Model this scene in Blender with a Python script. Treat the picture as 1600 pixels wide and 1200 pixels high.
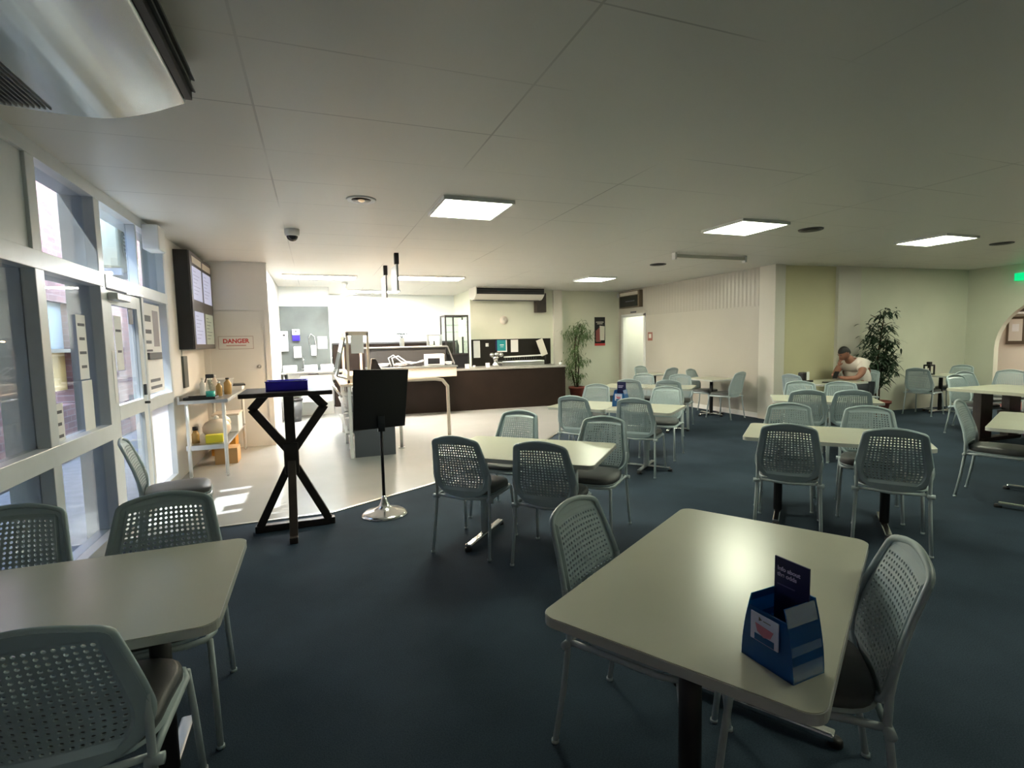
import bpy, bmesh, math, random
from mathutils import Vector, Matrix
random.seed(7)
S = bpy.context.scene
for o in list(bpy.data.objects): bpy.data.objects.remove(o, do_unlink=True)
COL = S.collection
PI = math.pi
R = math.radians

# ------------------------------------------------------------------ camera
CAMH = 1.5
yaw, pitch, roll = R(20.538), R(4.7103), R(-1.2006)
fw = Vector((math.sin(yaw)*math.cos(pitch), math.cos(yaw)*math.cos(pitch), -math.sin(pitch)))
rt = Vector((math.cos(yaw), -math.sin(yaw), 0)); up = rt.cross(fw)
r2 = rt*math.cos(roll) + up*math.sin(roll); u2 = -rt*math.sin(roll) + up*math.cos(roll)
cd = bpy.data.cameras.new('camera'); cam = bpy.data.objects.new('camera', cd); COL.objects.link(cam)
M4 = Matrix((r2, u2, -fw)).transposed().to_4x4(); M4.translation = Vector((0, 0, CAMH)); cam.matrix_world = M4
cd.sensor_width = 36.0; cd.sensor_fit = 'HORIZONTAL'; cd.lens = 36.0*815.84/1600; cd.clip_start = 0.02; cd.clip_end = 200
S.camera = cam
# ------------------------------------------------------------------ world, sun, exposure
W = bpy.data.worlds.new('world'); S.world = W; W.use_nodes = True
nt = W.node_tree; nt.nodes.clear()
wo = nt.nodes.new('ShaderNodeOutputWorld'); bg = nt.nodes.new('ShaderNodeBackground'); sky = nt.nodes.new('ShaderNodeTexSky')
sky.sky_type = 'NISHITA'; sky.sun_disc = False; sky.sun_elevation = R(35); sky.sun_rotation = R(80)
nt.links.new(sky.outputs[0], bg.inputs[0]); bg.inputs[1].default_value = 1.7; nt.links.new(bg.outputs[0], wo.inputs[0])
sl = bpy.data.lights.new('sun', 'SUN'); sl.energy = 9.0; sl.angle = R(1.0); sl.color = (1.0, 0.97, 0.93)
so = bpy.data.objects.new('sun', sl); COL.objects.link(so)
so.rotation_euler = Vector((0.50, 0.10, -1.0)).to_track_quat('-Z', 'Y').to_euler()
S.view_settings.view_transform = 'Standard'; S.view_settings.look = 'None'
S.view_settings.gamma = 1.0; S.view_settings.exposure = 0.85; S.view_settings.use_curve_mapping = False
ROOM_E, KIT_E, HALL_E, WARM_E = 20.5, 66.0, 14.0, 60.0

# ------------------------------------------------------------------ materials
def mat(name, c, rough=.5, metal=0, spec=.5, emit=None, es=1, noise=0, nscale=8, bump=0, bscale=200, alpha=1, trans=0, c2=None):
    m = bpy.data.materials.new(name); m.use_nodes = True; n = m.node_tree.nodes; L = m.node_tree.links
    b = n['Principled BSDF']
    b.inputs['Base Color'].default_value = (*c, 1); b.inputs['Roughness'].default_value = rough
    b.inputs['Metallic'].default_value = metal; b.inputs['Specular IOR Level'].default_value = spec
    if emit: b.inputs['Emission Color'].default_value = (*emit, 1); b.inputs['Emission Strength'].default_value = es
    if trans: b.inputs['Transmission Weight'].default_value = trans
    if alpha < 1: b.inputs['Alpha'].default_value = alpha
    if noise or bump:
        tc = n.new('ShaderNodeTexCoord')
    if noise:
        t = n.new('ShaderNodeTexNoise'); t.inputs['Scale'].default_value = nscale; t.inputs['Detail'].default_value = 4
        L.new(tc.outputs['Object'], t.inputs['Vector'])
        r = n.new('ShaderNodeValToRGB'); e = r.color_ramp.elements
        d = c2 or tuple(x*(1-noise) for x in c)
        e[0].position = .35; e[1].position = .65; e[0].color = (*d, 1); e[1].color = (*c, 1)
        L.new(t.outputs['Fac'], r.inputs['Fac']); L.new(r.outputs['Color'], b.inputs['Base Color'])
    if bump:
        t2 = n.new('ShaderNodeTexNoise'); t2.inputs['Scale'].default_value = bscale; t2.inputs['Detail'].default_value = 2
        L.new(tc.outputs['Object'], t2.inputs['Vector'])
        bp = n.new('ShaderNodeBump'); bp.inputs['Strength'].default_value = bump; bp.inputs['Distance'].default_value = .004
        L.new(t2.outputs['Fac'], bp.inputs['Height']); L.new(bp.outputs['Normal'], b.inputs['Normal'])
    return m

def glassmat(name, tint=(1, 1, 1), refl=1.0):
    m = bpy.data.materials.new(name); m.use_nodes = True; n = m.node_tree.nodes; L = m.node_tree.links; n.clear()
    o = n.new('ShaderNodeOutputMaterial'); t = n.new('ShaderNodeBsdfTransparent'); g = n.new('ShaderNodeBsdfGlossy')
    g.inputs['Roughness'].default_value = .02; t.inputs['Color'].default_value = (*tint, 1)
    lw = n.new('ShaderNodeLayerWeight'); pw = n.new('ShaderNodeMath'); pw.operation = 'POWER'; pw.inputs[1].default_value = 5; L.new(lw.outputs['Facing'], pw.inputs[0])
    f = n.new('ShaderNodeMath'); f.operation = 'ADD'; f.inputs[1].default_value = .035; L.new(pw.outputs[0], f.inputs[0])
    mu = n.new('ShaderNodeMath'); mu.operation = 'MULTIPLY'; mu.inputs[1].default_value = refl
    mx = n.new('ShaderNodeMixShader'); L.new(f.outputs[0], mu.inputs[0]); L.new(mu.outputs[0], mx.inputs[0])
    L.new(t.outputs[0], mx.inputs[1]); L.new(g.outputs[0], mx.inputs[2]); L.new(mx.outputs[0], o.inputs[0])
    return m

def frostmat():
    m = bpy.data.materials.new('frosted_door_panel'); m.use_nodes = True; n = m.node_tree.nodes; L = m.node_tree.links; n.clear()
    o = n.new('ShaderNodeOutputMaterial'); t = n.new('ShaderNodeBsdfTranslucent'); d = n.new('ShaderNodeBsdfDiffuse'); mx = n.new('ShaderNodeMixShader')
    t.inputs['Color'].default_value = (.85, .88, .92, 1); d.inputs['Color'].default_value = (.8, .82, .85, 1); mx.inputs[0].default_value = .3
    L.new(t.outputs[0], mx.inputs[1]); L.new(d.outputs[0], mx.inputs[2]); L.new(mx.outputs[0], o.inputs[0])
    return m

M = {}
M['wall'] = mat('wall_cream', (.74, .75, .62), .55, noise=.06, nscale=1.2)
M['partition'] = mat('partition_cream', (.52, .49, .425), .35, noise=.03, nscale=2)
M['wall_white'] = mat('wall_white', (.80, .79, .76), .5, noise=.04, nscale=2)
M['wall_yellow'] = mat('wall_yellow', (.66, .62, .40), .5, noise=.05, nscale=1.5)
M['wall_kitchen'] = mat('wall_kitchen', (.86, .90, .88), .45)
M['wall_hall'] = mat('wall_hall', (.84, .80, .70), .6)
M['pilaster'] = mat('pilaster', (.72, .69, .62), .45)
M['white_frame'] = mat('white_frame', (.72, .76, .78), .28, noise=.05, nscale=6)
M['white'] = mat('white_gloss', (.82, .82, .80), .3)
M['plastic_white'] = mat('plastic_white', (.78, .79, .77), .35)
M['cream_plastic'] = mat('cream_plastic', (.70, .66, .46), .45)
M['paper'] = mat('paper', (.85, .85, .84), .7)
M['black'] = mat('black_matte', (.012, .011, .012), .55)
M['black_gloss'] = mat('black_gloss', (.015, .015, .017), .2)
M['dark_grey'] = mat('dark_grey', (.06, .065, .07), .5)
M['chair'] = mat('chair_plastic', (.43, .53, .555), .33, noise=.05, nscale=10)
M['chair_leg'] = mat('chair_leg_enamel', (.46, .53, .55), .3)
M['seat'] = mat('seat_vinyl', (.075, .078, .08), .42, bump=.15, bscale=300)
M['laminate'] = mat('table_laminate', (.58, .585, .47), .25, noise=.04, nscale=3)
M['laminate_edge'] = mat('table_edge', (.56, .57, .53), .35)
M['chrome'] = mat('chrome', (.75, .75, .75), .18, 1)
M['steel'] = mat('brushed_steel', (.58, .59, .58), .32, 1, noise=.15, nscale=4)
M['steel_dull'] = mat('dull_steel', (.13, .145, .135), .5, .3, noise=.25, nscale=2)
M['counter_brown'] = mat('counter_brown', (.018, .011, .008), .55, spec=.2, noise=.2, nscale=3)
M['tile_dark'] = mat('dark_tile', (.014, .012, .010), .5, spec=.25)
M['counter_top'] = mat('counter_top', (.35, .34, .32), .3, noise=.2, nscale=30)
M['peach'] = mat('cream_fascia', (.72, .62, .52), .4)
M['wood_dark'] = mat('dark_stained_wood', (.040, .028, .022), .45, noise=.4, nscale=14)
M['blue_tray'] = mat('blue_plastic', (.030, .012, .70), .35)
M['bluetrans'] = mat('blue_translucent', (.004, .12, .42), .38, trans=.45, spec=.35)
M['navy'] = mat('navy_card', (.012, .014, .085), .45)
M['red'] = mat('red_ink', (.55, .05, .05), .6)
M['pink'] = mat('pink_print', (.55, .2, .3), .6)
M['ink'] = mat('grey_ink', (.12, .12, .14), .7)
M['lilac_ink'] = mat('pale_lettering', (.60, .55, .80), .6)
M['danger_board'] = mat('pale_sign', (.62, .57, .52), .5)
M['terracotta'] = mat('terracotta', (.26, .062, .045), .6, noise=.15, nscale=8)
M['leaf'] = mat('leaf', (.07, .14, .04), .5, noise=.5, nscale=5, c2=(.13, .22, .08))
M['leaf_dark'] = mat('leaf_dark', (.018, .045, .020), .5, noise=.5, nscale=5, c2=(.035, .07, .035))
M['bark'] = mat('bark', (.09, .06, .035), .8, noise=.4, nscale=20)
M['soil'] = mat('soil', (.03, .02, .015), .9)
M['teal'] = mat('teal_print', (.02, .30, .34), .5)
M['teal_liquid'] = mat('teal_liquid', (.03, .42, .38), .2)
M['screen'] = mat('lit_screen', (.1, .1, .12), .3, emit=(.62, .64, .84), es=.36)
M['screen_green'] = mat('green_screen', (.1, .1, .1), .3, emit=(.40, .44, .28), es=.28)
M['header_strip'] = mat('header_strip', (.72, .68, .60), .5)
M['pos_blue'] = mat('blue_screen', (.02, .01, .4), .3)
M['skin'] = mat('skin', (.33, .15, .10), .5)
M['hair'] = mat('hair', (.012, .010, .009), .55, noise=.3, nscale=60)
M['shirt'] = mat('shirt_white', (.78, .70, .64), .8, bump=.3, bscale=30)
M['trousers'] = mat('trousers_dark', (.03, .035, .045), .8)
M['shoe'] = mat('shoe_black', (.015, .015, .015), .4)
M['yellow'] = mat('yellow_box', (.62, .55, .03), .5)
M['cardboard'] = mat('cardboard', (.50, .30, .13), .8)
M['orange'] = mat('orange_lit_carton', (.60, .28, .04), .7)  # warm orange light painted into the carton's base colour
M['amber'] = mat('amber_liquid', (.45, .28, .10), .25)
M['hall_floor'] = mat('hall_carpet', (.20, .07, .07), .9)
M['frame_dark'] = mat('frame_dark', (.12, .09, .06), .5)
M['exit_green'] = mat('exit_green', (0, .3, .1), .4, emit=(.0, .85, .28), es=.5)
M['glass'] = glassmat('clear_glass', (.86, .90, .92), .7)
M['glass_case'] = glassmat('case_glass', (.93, .97, .96))
M['ac_metal'] = mat('silver_casing', (.50, .56, .58), .24, .75)
M['asphalt'] = mat('outside_paving', (.30, .29, .28), .8, noise=.2)
M['soffit'] = mat('soffit_dark', (.10, .085, .07), .7)
M['reflection_blue'] = mat('pale_blue_reflection', (.16, .25, .31), .6)  # blue part of a glass reflection, painted on a panel outside
M['reflection_yellow'] = mat('yellow_reflection_panel', (.45, .33, .12), .5)  # yellow part of the same painted reflection, no glow of its own
M['frost'] = frostmat()
M['rug'] = mat('entrance_mat', (.03, .03, .03), .9)

def lightmat(name, col, s):
    return mat(name, (.8, .8, .8), .5, emit=col, es=s)
M['lamp_room'] = lightmat('lamp_room', (.95, 1.0, .76), ROOM_E)
M['lamp_kitchen'] = lightmat('lamp_kitchen', (1.0, .93, .84), KIT_E)
M['lamp_kitchen_cool'] = lightmat('lamp_kitchen_cool', (.93, .98, 1.0), KIT_E)
M['lamp_kitchen_warm'] = lightmat('lamp_kitchen_warm', (1.0, .83, .64), KIT_E)
M['lamp_hall'] = lightmat('lamp_hall', (1.0, .93, .80), HALL_E)
M['lamp_warm'] = lightmat('lamp_warm', (1.0, .66, .38), WARM_E)
M['spot_off'] = mat('downlight_bulb', (.5, .4, .3), .2, .8, emit=(1, .7, .4), es=.25)

def carpet():
    m = bpy.data.materials.new('carpet'); m.use_nodes = True; n = m.node_tree.nodes; L = m.node_tree.links; b = n['Principled BSDF']
    b.inputs['Roughness'].default_value = .95; b.inputs['Specular IOR Level'].default_value = .15
    tc = n.new('ShaderNodeTexCoord')
    a = n.new('ShaderNodeTexNoise'); a.inputs['Scale'].default_value = 180; a.inputs['Detail'].default_value = 3
    c = n.new('ShaderNodeTexNoise'); c.inputs['Scale'].default_value = 1.3; c.inputs['Detail'].default_value = 5
    for t in (a, c): L.new(tc.outputs['Object'], t.inputs['Vector'])
    ad = n.new('ShaderNodeMath'); ad.operation = 'MULTIPLY_ADD'; ad.inputs[1].default_value = .5
    L.new(a.outputs['Fac'], ad.inputs[0]); 
    mu = n.new('ShaderNodeMath'); mu.operation = 'MULTIPLY'; mu.inputs[1].default_value = .5
    L.new(c.outputs['Fac'], mu.inputs[0]); L.new(mu.outputs[0], ad.inputs[2])
    r = n.new('ShaderNodeValToRGB'); e = r.color_ramp.elements
    e[0].position = .38; e[0].color = (.022, .036, .052, 1); e[1].position = .62; e[1].color = (.042, .064, .090, 1)
    L.new(ad.outputs[0], r.inputs[0]); L.new(r.outputs[0], b.inputs['Base Color'])
    bp = n.new('ShaderNodeBump'); bp.inputs['Strength'].default_value = .5; bp.inputs['Distance'].default_value = .004
    L.new(a.outputs['Fac'], bp.inputs['Height']); L.new(bp.outputs['Normal'], b.inputs['Normal'])
    return m
M['carpet'] = carpet()
M['vinyl'] = mat('vinyl_floor', (.36, .365, .355), .22, spec=.5, noise=.05, nscale=2)

def ceilmat():
    m = bpy.data.materials.new('ceiling_sheets'); m.use_nodes = True; n = m.node_tree.nodes; L = m.node_tree.links; b = n['Principled BSDF']
    b.inputs['Roughness'].default_value = .42; b.inputs['Specular IOR Level'].default_value = .45
    tc = n.new('ShaderNodeTexCoord'); sp = n.new('ShaderNodeSeparateXYZ'); L.new(tc.outputs['Object'], sp.inputs[0])
    def line(sock, off, per, w):
        s = n.new('ShaderNodeMath'); s.operation = 'SUBTRACT'; s.inputs[1].default_value = off; L.new(sock, s.inputs[0])
        d = n.new('ShaderNodeMath'); d.operation = 'PINGPONG'; d.inputs[1].default_value = per/2; L.new(s.outputs[0], d.inputs[0])
        l = n.new('ShaderNodeMath'); l.operation = 'LESS_THAN'; l.inputs[1].default_value = w; L.new(d.outputs[0], l.inputs[0])
        return l.outputs[0]
    lx = line(sp.outputs[0], 1.05, 1.286, .006); ly = line(sp.outputs[1], 1.77, .645, .0045)
    mx = n.new('ShaderNodeMath'); mx.operation = 'MAXIMUM'; L.new(lx, mx.inputs[0]); L.new(ly, mx.inputs[1])
    no = n.new('ShaderNodeTexNoise'); no.inputs['Scale'].default_value = .7; L.new(tc.outputs['Object'], no.inputs['Vector'])
    rr = n.new('ShaderNodeValToRGB'); rr.color_ramp.elements[0].position = .42; rr.color_ramp.elements[1].position = .6
    L.new(no.outputs['Fac'], rr.inputs[0])
    mm = n.new('ShaderNodeMath'); mm.operation = 'MULTIPLY'; L.new(mx.outputs[0], mm.inputs[0]); L.new(rr.outputs[0], mm.inputs[1])
    m2 = n.new('ShaderNodeMath'); m2.operation = 'MULTIPLY'; m2.inputs[1].default_value = .5; L.new(mm.outputs[0], m2.inputs[0])
    mc = n.new('ShaderNodeMix'); mc.data_type = 'RGBA'; mc.inputs['A'].default_value = (.70, .69, .64, 1); mc.inputs['B'].default_value = (.16, .15, .14, 1)
    L.new(m2.outputs[0], mc.inputs['Factor']); L.new(mc.outputs['Result'], b.inputs['Base Color'])
    return m
M['ceiling'] = ceilmat()

def brickmat():
    m = bpy.data.materials.new('brick'); m.use_nodes = True; n = m.node_tree.nodes; L = m.node_tree.links; b = n['Principled BSDF']
    b.inputs['Roughness'].default_value = .85
    tc = n.new('ShaderNodeTexCoord'); sp = n.new('ShaderNodeSeparateXYZ'); cb = n.new('ShaderNodeCombineXYZ')
    L.new(tc.outputs['Object'], sp.inputs[0]); L.new(sp.outputs[1], cb.inputs[0]); L.new(sp.outputs[2], cb.inputs[1])
    t = n.new('ShaderNodeTexBrick'); t.inputs['Scale'].default_value = 1.0
    t.inputs['Brick Width'].default_value = .23; t.inputs['Row Height'].default_value = .086; t.inputs['Mortar Size'].default_value = .006
    t.inputs['Color1'].default_value = (.20, .105, .10, 1); t.inputs['Color2'].default_value = (.115, .062, .064, 1); t.inputs['Mortar'].default_value = (.20, .165, .165, 1)
    L.new(cb.outputs[0], t.inputs['Vector']); L.new(t.outputs['Color'], b.inputs['Base Color'])
    return m
M['brick'] = brickmat()

def groovemat():
    m = bpy.data.materials.new('grooved_board'); m.use_nodes = True; n = m.node_tree.nodes; L = m.node_tree.links; b = n['Principled BSDF']
    b.inputs['Base Color'].default_value = (.52, .49, .43, 1); b.inputs['Roughness'].default_value = .25
    tc = n.new('ShaderNodeTexCoord'); wv = n.new('ShaderNodeTexWave'); wv.bands_direction = 'Y'; wv.inputs['Scale'].default_value = 3.2
    L.new(tc.outputs['Object'], wv.inputs['Vector'])
    bp = n.new('ShaderNodeBump'); bp.inputs['Strength'].default_value = .4; bp.inputs['Distance'].default_value = .01
    L.new(wv.outputs['Fac'], bp.inputs['Height']); L.new(bp.outputs['Normal'], b.inputs['Normal'])
    return m
M['groove'] = groovemat()

# ------------------------------------------------------------------ mesh helpers
class G:
    def __init__(s): s.b = bmesh.new()
    def _add(s, t, smooth=False):
        me = bpy.data.meshes.new('t'); t.to_mesh(me); t.free()
        if smooth:
            for p in me.polygons: p.use_smooth = True
        s.b.from_mesh(me); bpy.data.meshes.remove(me); return s
    def box(s, lo, hi, bev=0, rz=0, rx=0, ry=0, seg=2):
        t = bmesh.new(); bmesh.ops.create_cube(t, size=1)
        lo = Vector(lo); hi = Vector(hi); d = hi-lo; c = (lo+hi)/2
        bmesh.ops.scale(t, vec=(max(abs(d.x), 1e-4), max(abs(d.y), 1e-4), max(abs(d.z), 1e-4)), verts=t.verts)
        if bev: bmesh.ops.bevel(t, geom=t.edges[:], offset=bev, segments=seg, affect='EDGES', profile=.5)
        if rz or rx or ry:
            m = Matrix.Rotation(rz, 4, 'Z') @ Matrix.Rotation(rx, 4, 'X') @ Matrix.Rotation(ry, 4, 'Y')
            bmesh.ops.transform(t, matrix=m, verts=t.verts)
        bmesh.ops.translate(t, vec=c, verts=t.verts)
        return s._add(t)
    def bar(s, p0, p1, w, h, bev=0, upv=(0, 0, 1)):
        p0 = Vector(p0); p1 = Vector(p1); d = p1-p0; L = d.length; x = d.normalized()
        u = Vector(upv); 
        if abs(x.dot(u)) > .95: u = Vector((0, 1, 0))
        y = u.cross(x).normalized(); z = x.cross(y)
        t = bmesh.new(); bmesh.ops.create_cube(t, size=1)
        bmesh.ops.scale(t, vec=(L, w, h), verts=t.verts)
        if bev: bmesh.ops.bevel(t, geom=t.edges[:], offset=bev, segments=2, affect='EDGES', profile=.5)
        m = Matrix((x, y, z)).transposed().to_4x4(); m.translation = (p0+p1)/2
        bmesh.ops.transform(t, matrix=m, verts=t.verts)
        return s._add(t)
    def lathe(s, prof, c=(0, 0, 0), n=24, axis='Z', caps=True, smooth=True):
        t = bmesh.new(); rings = []
        for r, z in prof:
            rings.append([t.verts.new((r*math.cos(2*PI*k/n), r*math.sin(2*PI*k/n), z)) for k in range(n)])
        for a, b in zip(rings, rings[1:]):
            for k in range(n): t.faces.new((a[k], a[(k+1) % n], b[(k+1) % n], b[k]))
        if caps:
            t.faces.new(rings[0][::-1]); t.faces.new(rings[-1])
        if axis == 'X': bmesh.ops.transform(t, matrix=Matrix.Rotation(PI/2, 4, 'Y'), verts=t.verts)
        if axis == 'Y': bmesh.ops.transform(t, matrix=Matrix.Rotation(-PI/2, 4, 'X'), verts=t.verts)
        bmesh.ops.translate(t, vec=c, verts=t.verts)
        return s._add(t, smooth)
    def cyl(s, p0, p1, r0, r1=None, n=12, smooth=True):
        return s.tube([p0, p1], [r0, r0 if r1 is None else r1], n)
    def tube(s, pts, r, n=10, closed=False):
        pts = [Vector(p) for p in pts]; N = len(pts)
        rr = r if isinstance(r, (list, tuple)) else [r]*N
        t = bmesh.new(); rings = []; prev = None
        for i, p in enumerate(pts):
            if closed: d = (pts[(i+1) % N]-pts[i-1]).normalized()
            elif i == 0: d = (pts[1]-p).normalized()
            elif i == N-1: d = (p-pts[-2]).normalized()
            else: d = ((pts[i+1]-p).normalized()+(p-pts[i-1]).normalized()).normalized()
            if prev is None:
                a = Vector((0, 0, 1)) if abs(d.z) < .9 else Vector((1, 0, 0))
                x = d.cross(a).normalized()
            else: x = (prev - d*prev.dot(d)).normalized()
            prev = x; y = d.cross(x)
            rings.append([t.verts.new(p+(x*math.cos(2*PI*k/n)+y*math.sin(2*PI*k/n))*rr[i]) for k in range(n)])
        pr = list(zip(rings, rings[1:]))
        if closed: pr.append((rings[-1], rings[0]))
        for a, b in pr:
            for k in range(n): t.faces.new((a[k], a[(k+1) % n], b[(k+1) % n], b[k]))
        if not closed: t.faces.new(rings[0][::-1]); t.faces.new(rings[-1])
        return s._add(t, True)
    def prism(s, poly, z0, z1, bev=0, mtx=None):
        t = bmesh.new(); a = [t.verts.new((x, y, z0)) for x, y in poly]; b = [t.verts.new((x, y, z1)) for x, y in poly]
        t.faces.new(a[::-1]); t.faces.new(b); k = len(poly)
        for i in range(k): t.faces.new((a[i], a[(i+1) % k], b[(i+1) % k], b[i]))
        bmesh.ops.recalc_face_normals(t, faces=t.faces)
        if bev: bmesh.ops.bevel(t, geom=t.edges[:], offset=bev, segments=2, affect='EDGES', profile=.5)
        if mtx: bmesh.ops.transform(t, matrix=mtx, verts=t.verts)
        return s._add(t)
    def ell(s, c, r, n=16, rot=None):
        t = bmesh.new(); bmesh.ops.create_uvsphere(t, u_segments=n, v_segments=max(6, n//2), radius=1)
        bmesh.ops.scale(t, vec=r, verts=t.verts)
        if rot: bmesh.ops.transform(t, matrix=rot, verts=t.verts)
        bmesh.ops.translate(t, vec=c, verts=t.verts); return s._add(t, True)
    def quad(s, *p):
        s.b.faces.new([s.b.verts.new(q) for q in p]); return s

XZ = Matrix(((1, 0, 0, 0), (0, 0, -1, 0), (0, 1, 0, 0), (0, 0, 0, 1)))      # prism drawn in XZ, extruded towards -Y
YZ = Matrix(((0, 0, 1, 0), (1, 0, 0, 0), (0, 1, 0, 0), (0, 0, 0, 1)))       # prism drawn in YZ, extruded along +X

def obj(name, g, m, parent=None, label=None, kind=None, mw=None):
    me = bpy.data.meshes.new(name); b = g.b if isinstance(g, G) else g; b.to_mesh(me); b.free()
    me.materials.append(M[m] if isinstance(m, str) else m)
    o = bpy.data.objects.new(name, me); COL.objects.link(o)
    if parent: o.parent = parent
    if label: o['label'] = label
    if kind: o['kind'] = kind
    return o
def thing(name, label, cat, loc=(0, 0, 0), rz=0, group=None):
    o = bpy.data.objects.new(name, None); COL.objects.link(o); o.empty_display_size = .1
    o.location = loc; o.rotation_euler = (0, 0, rz); o['label'] = label; o['category'] = cat
    if group: o['group'] = group
    return o
def tag(o, label, cat, group=None, kind=None, loc=None, rz=None):
    o['label'] = label; o['category'] = cat
    if group: o['group'] = group
    if kind: o['kind'] = kind
    if loc is not None: o.location = loc
    if rz is not None: o.rotation_euler = (0, 0, rz)
    return o
def struct(name, g, m, parent=None):
    o = obj(name, g, m, parent)
    if parent is None: o['kind'] = 'structure'
    return o
def kids(o): return [c for c in bpy.data.objects if c.parent == o]
TREE = {}
def dup(root, label, loc, rz, group=None):
    if root.name not in TREE: TREE[root.name] = [(c, kids(c)) for c in kids(root)]
    r = root.copy(); COL.objects.link(r); r.location = loc; r.rotation_euler = (0, 0, rz); r['label'] = label
    if group: r['group'] = group
    for c, gs in TREE[root.name]:
        k = c.copy(); COL.objects.link(k); k.parent = r
        for g in gs:
            h = g.copy(); COL.objects.link(h); h.parent = k
    return r
def text(name, body, size, m, parent, loc, rot, ext=.0006, align='LEFT', sx=1, weight=0):
    cu = bpy.data.curves.new('t', 'FONT'); cu.body = body; cu.size = size; cu.extrude = ext; cu.align_x = align; cu.offset = weight
    o = bpy.data.objects.new('t', cu); COL.objects.link(o)
    dg = bpy.context.evaluated_depsgraph_get(); me = bpy.data.meshes.new_from_object(o.evaluated_get(dg))
    bpy.data.objects.remove(o, do_unlink=True)
    me.materials.clear(); me.materials.append(M[m]); me.name = name
    q = bpy.data.objects.new(name, me); COL.objects.link(q); q.parent = parent; q.location = loc; q.rotation_euler = rot; q.scale = (sx, 1, 1)
    return q

# ================================================================== SETTING
CZ = 2.73
XL, XP, XR = -1.5, 7.55, 12.35
YB = -3.0
struct('floor', G().box((XL-.25, YB, -.1), (XR+.1, 14.0, 0)), 'carpet')
vin = [(-1.5, 4.84), (.09, 4.86), (1.06, 5.39), (3.12, 7.01), (4.61, 8.72), (5.45, 10.2), (5.45, 13.6), (-1.5, 13.6)]
struct('floor.001', G().prism(vin, 0, .004), 'vinyl')
g = G()
for a, b in zip(vin[:5], vin[1:6]): g.bar((*a, .004), (*b, .004), .03, .008)
struct('trim_1', g, 'steel')
struct('ceiling', G().box((XL-.25, YB, CZ), (XR+.1, 14.0, CZ+.1)), 'ceiling')
# back-left wall with the service door
g = G().box((XL, 8.6, 0), (-1.42, 8.75, CZ)).box((-1.42, 8.6, 2.03), (-.69, 8.75, CZ)).box((-.69, 8.6, 0), (-.62, 8.75, CZ))
g.box((-.76, 8.75, 0), (-.66, 11.95, CZ))
struct('wall_door', g, 'wall_white')
d = struct('door_1', G().box((-1.42, 8.62, .004), (-.69, 8.66, 2.03)), 'wall_white')
kb = G().lathe([(.012, 0), (.012, .03), (.028, .035), (.032, .055), (.02, .07)], (0, 0, 0), 16, 'Y')
k = obj('door_knob', kb, 'chrome', d, 'round chrome knob'); k.location = (-.79, 8.56, 1.2)
struct('wall_kitchen', G().box((-.76, 11.95, 0), (.33, 12.05, CZ)).box((.25, 12.05, 0), (.33, 13.6, CZ)).box((.25, 13.6, 0), (3.6, 13.7, CZ)), 'wall_kitchen')
struct('wall_servery', G().box((3.45, 11.9, 0), (5.58, 12.0, CZ)).box((3.5, 12.0, 0), (3.6, 13.6, CZ)), 'wall')
struct('pilaster_servery' if False else 'trim_3', G().box((5.58, 11.82, 0), (5.80, 12.0, CZ)), 'pilaster')
struct('wall_back', G().box((5.80, 12.0, 0), (XP+.1, 12.1, CZ)), 'wall')
# partition with doorway near the far corner
g = G().box((XP, 7.02, 0), (XP+.1, 10.86, 2.04)).box((XP, 11.82, 0), (XP+.1, 12.0, CZ)).box((XP, 10.86, 2.07), (XP+.1, 11.82, CZ))
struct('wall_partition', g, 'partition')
struct('wall_partition.001', G().box((XP, 7.42, 2.04), (XP+.1, 10.86, CZ)).box((XP, 7.02, 2.04), (XP+.1, 7.42, CZ)), 'groove')
struct('trim_4', G().box((XP-.005, 7.42, 2.035), (XP, 10.80, 2.05)), 'partition')
struct('trim_5', G().box((XP-.035, 6.95, 0), (XP+.2, 7.3, CZ), .003), 'pilaster')
# lit passage behind the doorway
struct('wall_passage', G().box((XP+.1, 12.1, 0), (10.5, 12.2, CZ)).box((8.75, 9.0, 0), (8.85, 12.1, CZ)).box((XP+.1, 9.0, 0), (8.75, 9.1, CZ)), 'wall_white')
struct('trim_6', G().box((XP-.012, 10.80, 0), (XP+.112, 10.88, 2.1)).box((XP-.012, 11.78, 0), (XP+.112, 11.87, 2.1)).box((XP-.012, 10.80, 2.05), (XP+.112, 11.87, 2.12)), 'white')
# right back wall, slightly angled
def rw(x): return 7.05-(x-7.7)*.075
def seg(x0, x1, z0, z1, t=.1, off=0):
    return G().prism([(x0, rw(x0)-off), (x1, rw(x1)-off), (x1, rw(x1)+t), (x0, rw(x0)+t)], z0, z1)
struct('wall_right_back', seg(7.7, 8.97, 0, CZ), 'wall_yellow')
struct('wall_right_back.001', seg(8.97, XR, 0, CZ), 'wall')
struct('trim_7', seg(8.97, 9.5, 0, CZ, .02, .06), 'pilaster')
# arch wall
AC, AR, AZ = 5.22, 1.0, 1.15
pts = [(rw(XR), 0), (rw(XR), CZ), (YB, CZ), (YB, 0), (AC-AR, 0), (AC-AR, AZ)]
pts += [(AC-AR*math.cos(PI*k/20), AZ+AR*math.sin(PI*k/20)) for k in range(1, 20)] + [(AC+AR, AZ), (AC+AR, 0)]
struct('wall_arch', G().prism(pts, XR, XR+.14, 0, YZ), 'wall')
g = G().box((XR+.25, 2.0, 0), (XR+.35, 2.1, CZ)).box((14.5, 2.0, 0), (14.6, 9.0, CZ)).box((XR+.25, 8.9, 0), (15.0, 9.0, CZ)).box((XR+.26, 6.45, 0), (XR+.3, 8.9, CZ)).box((XR+.25, 1.9, 0), (15.1, 2.0, CZ))
struct('wall_hall', g, 'wall_hall')
struct('floor.002', G().box((XR+.1, 1.9, -.1), (15.1, 9.0, 0)), 'hall_floor')
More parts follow.
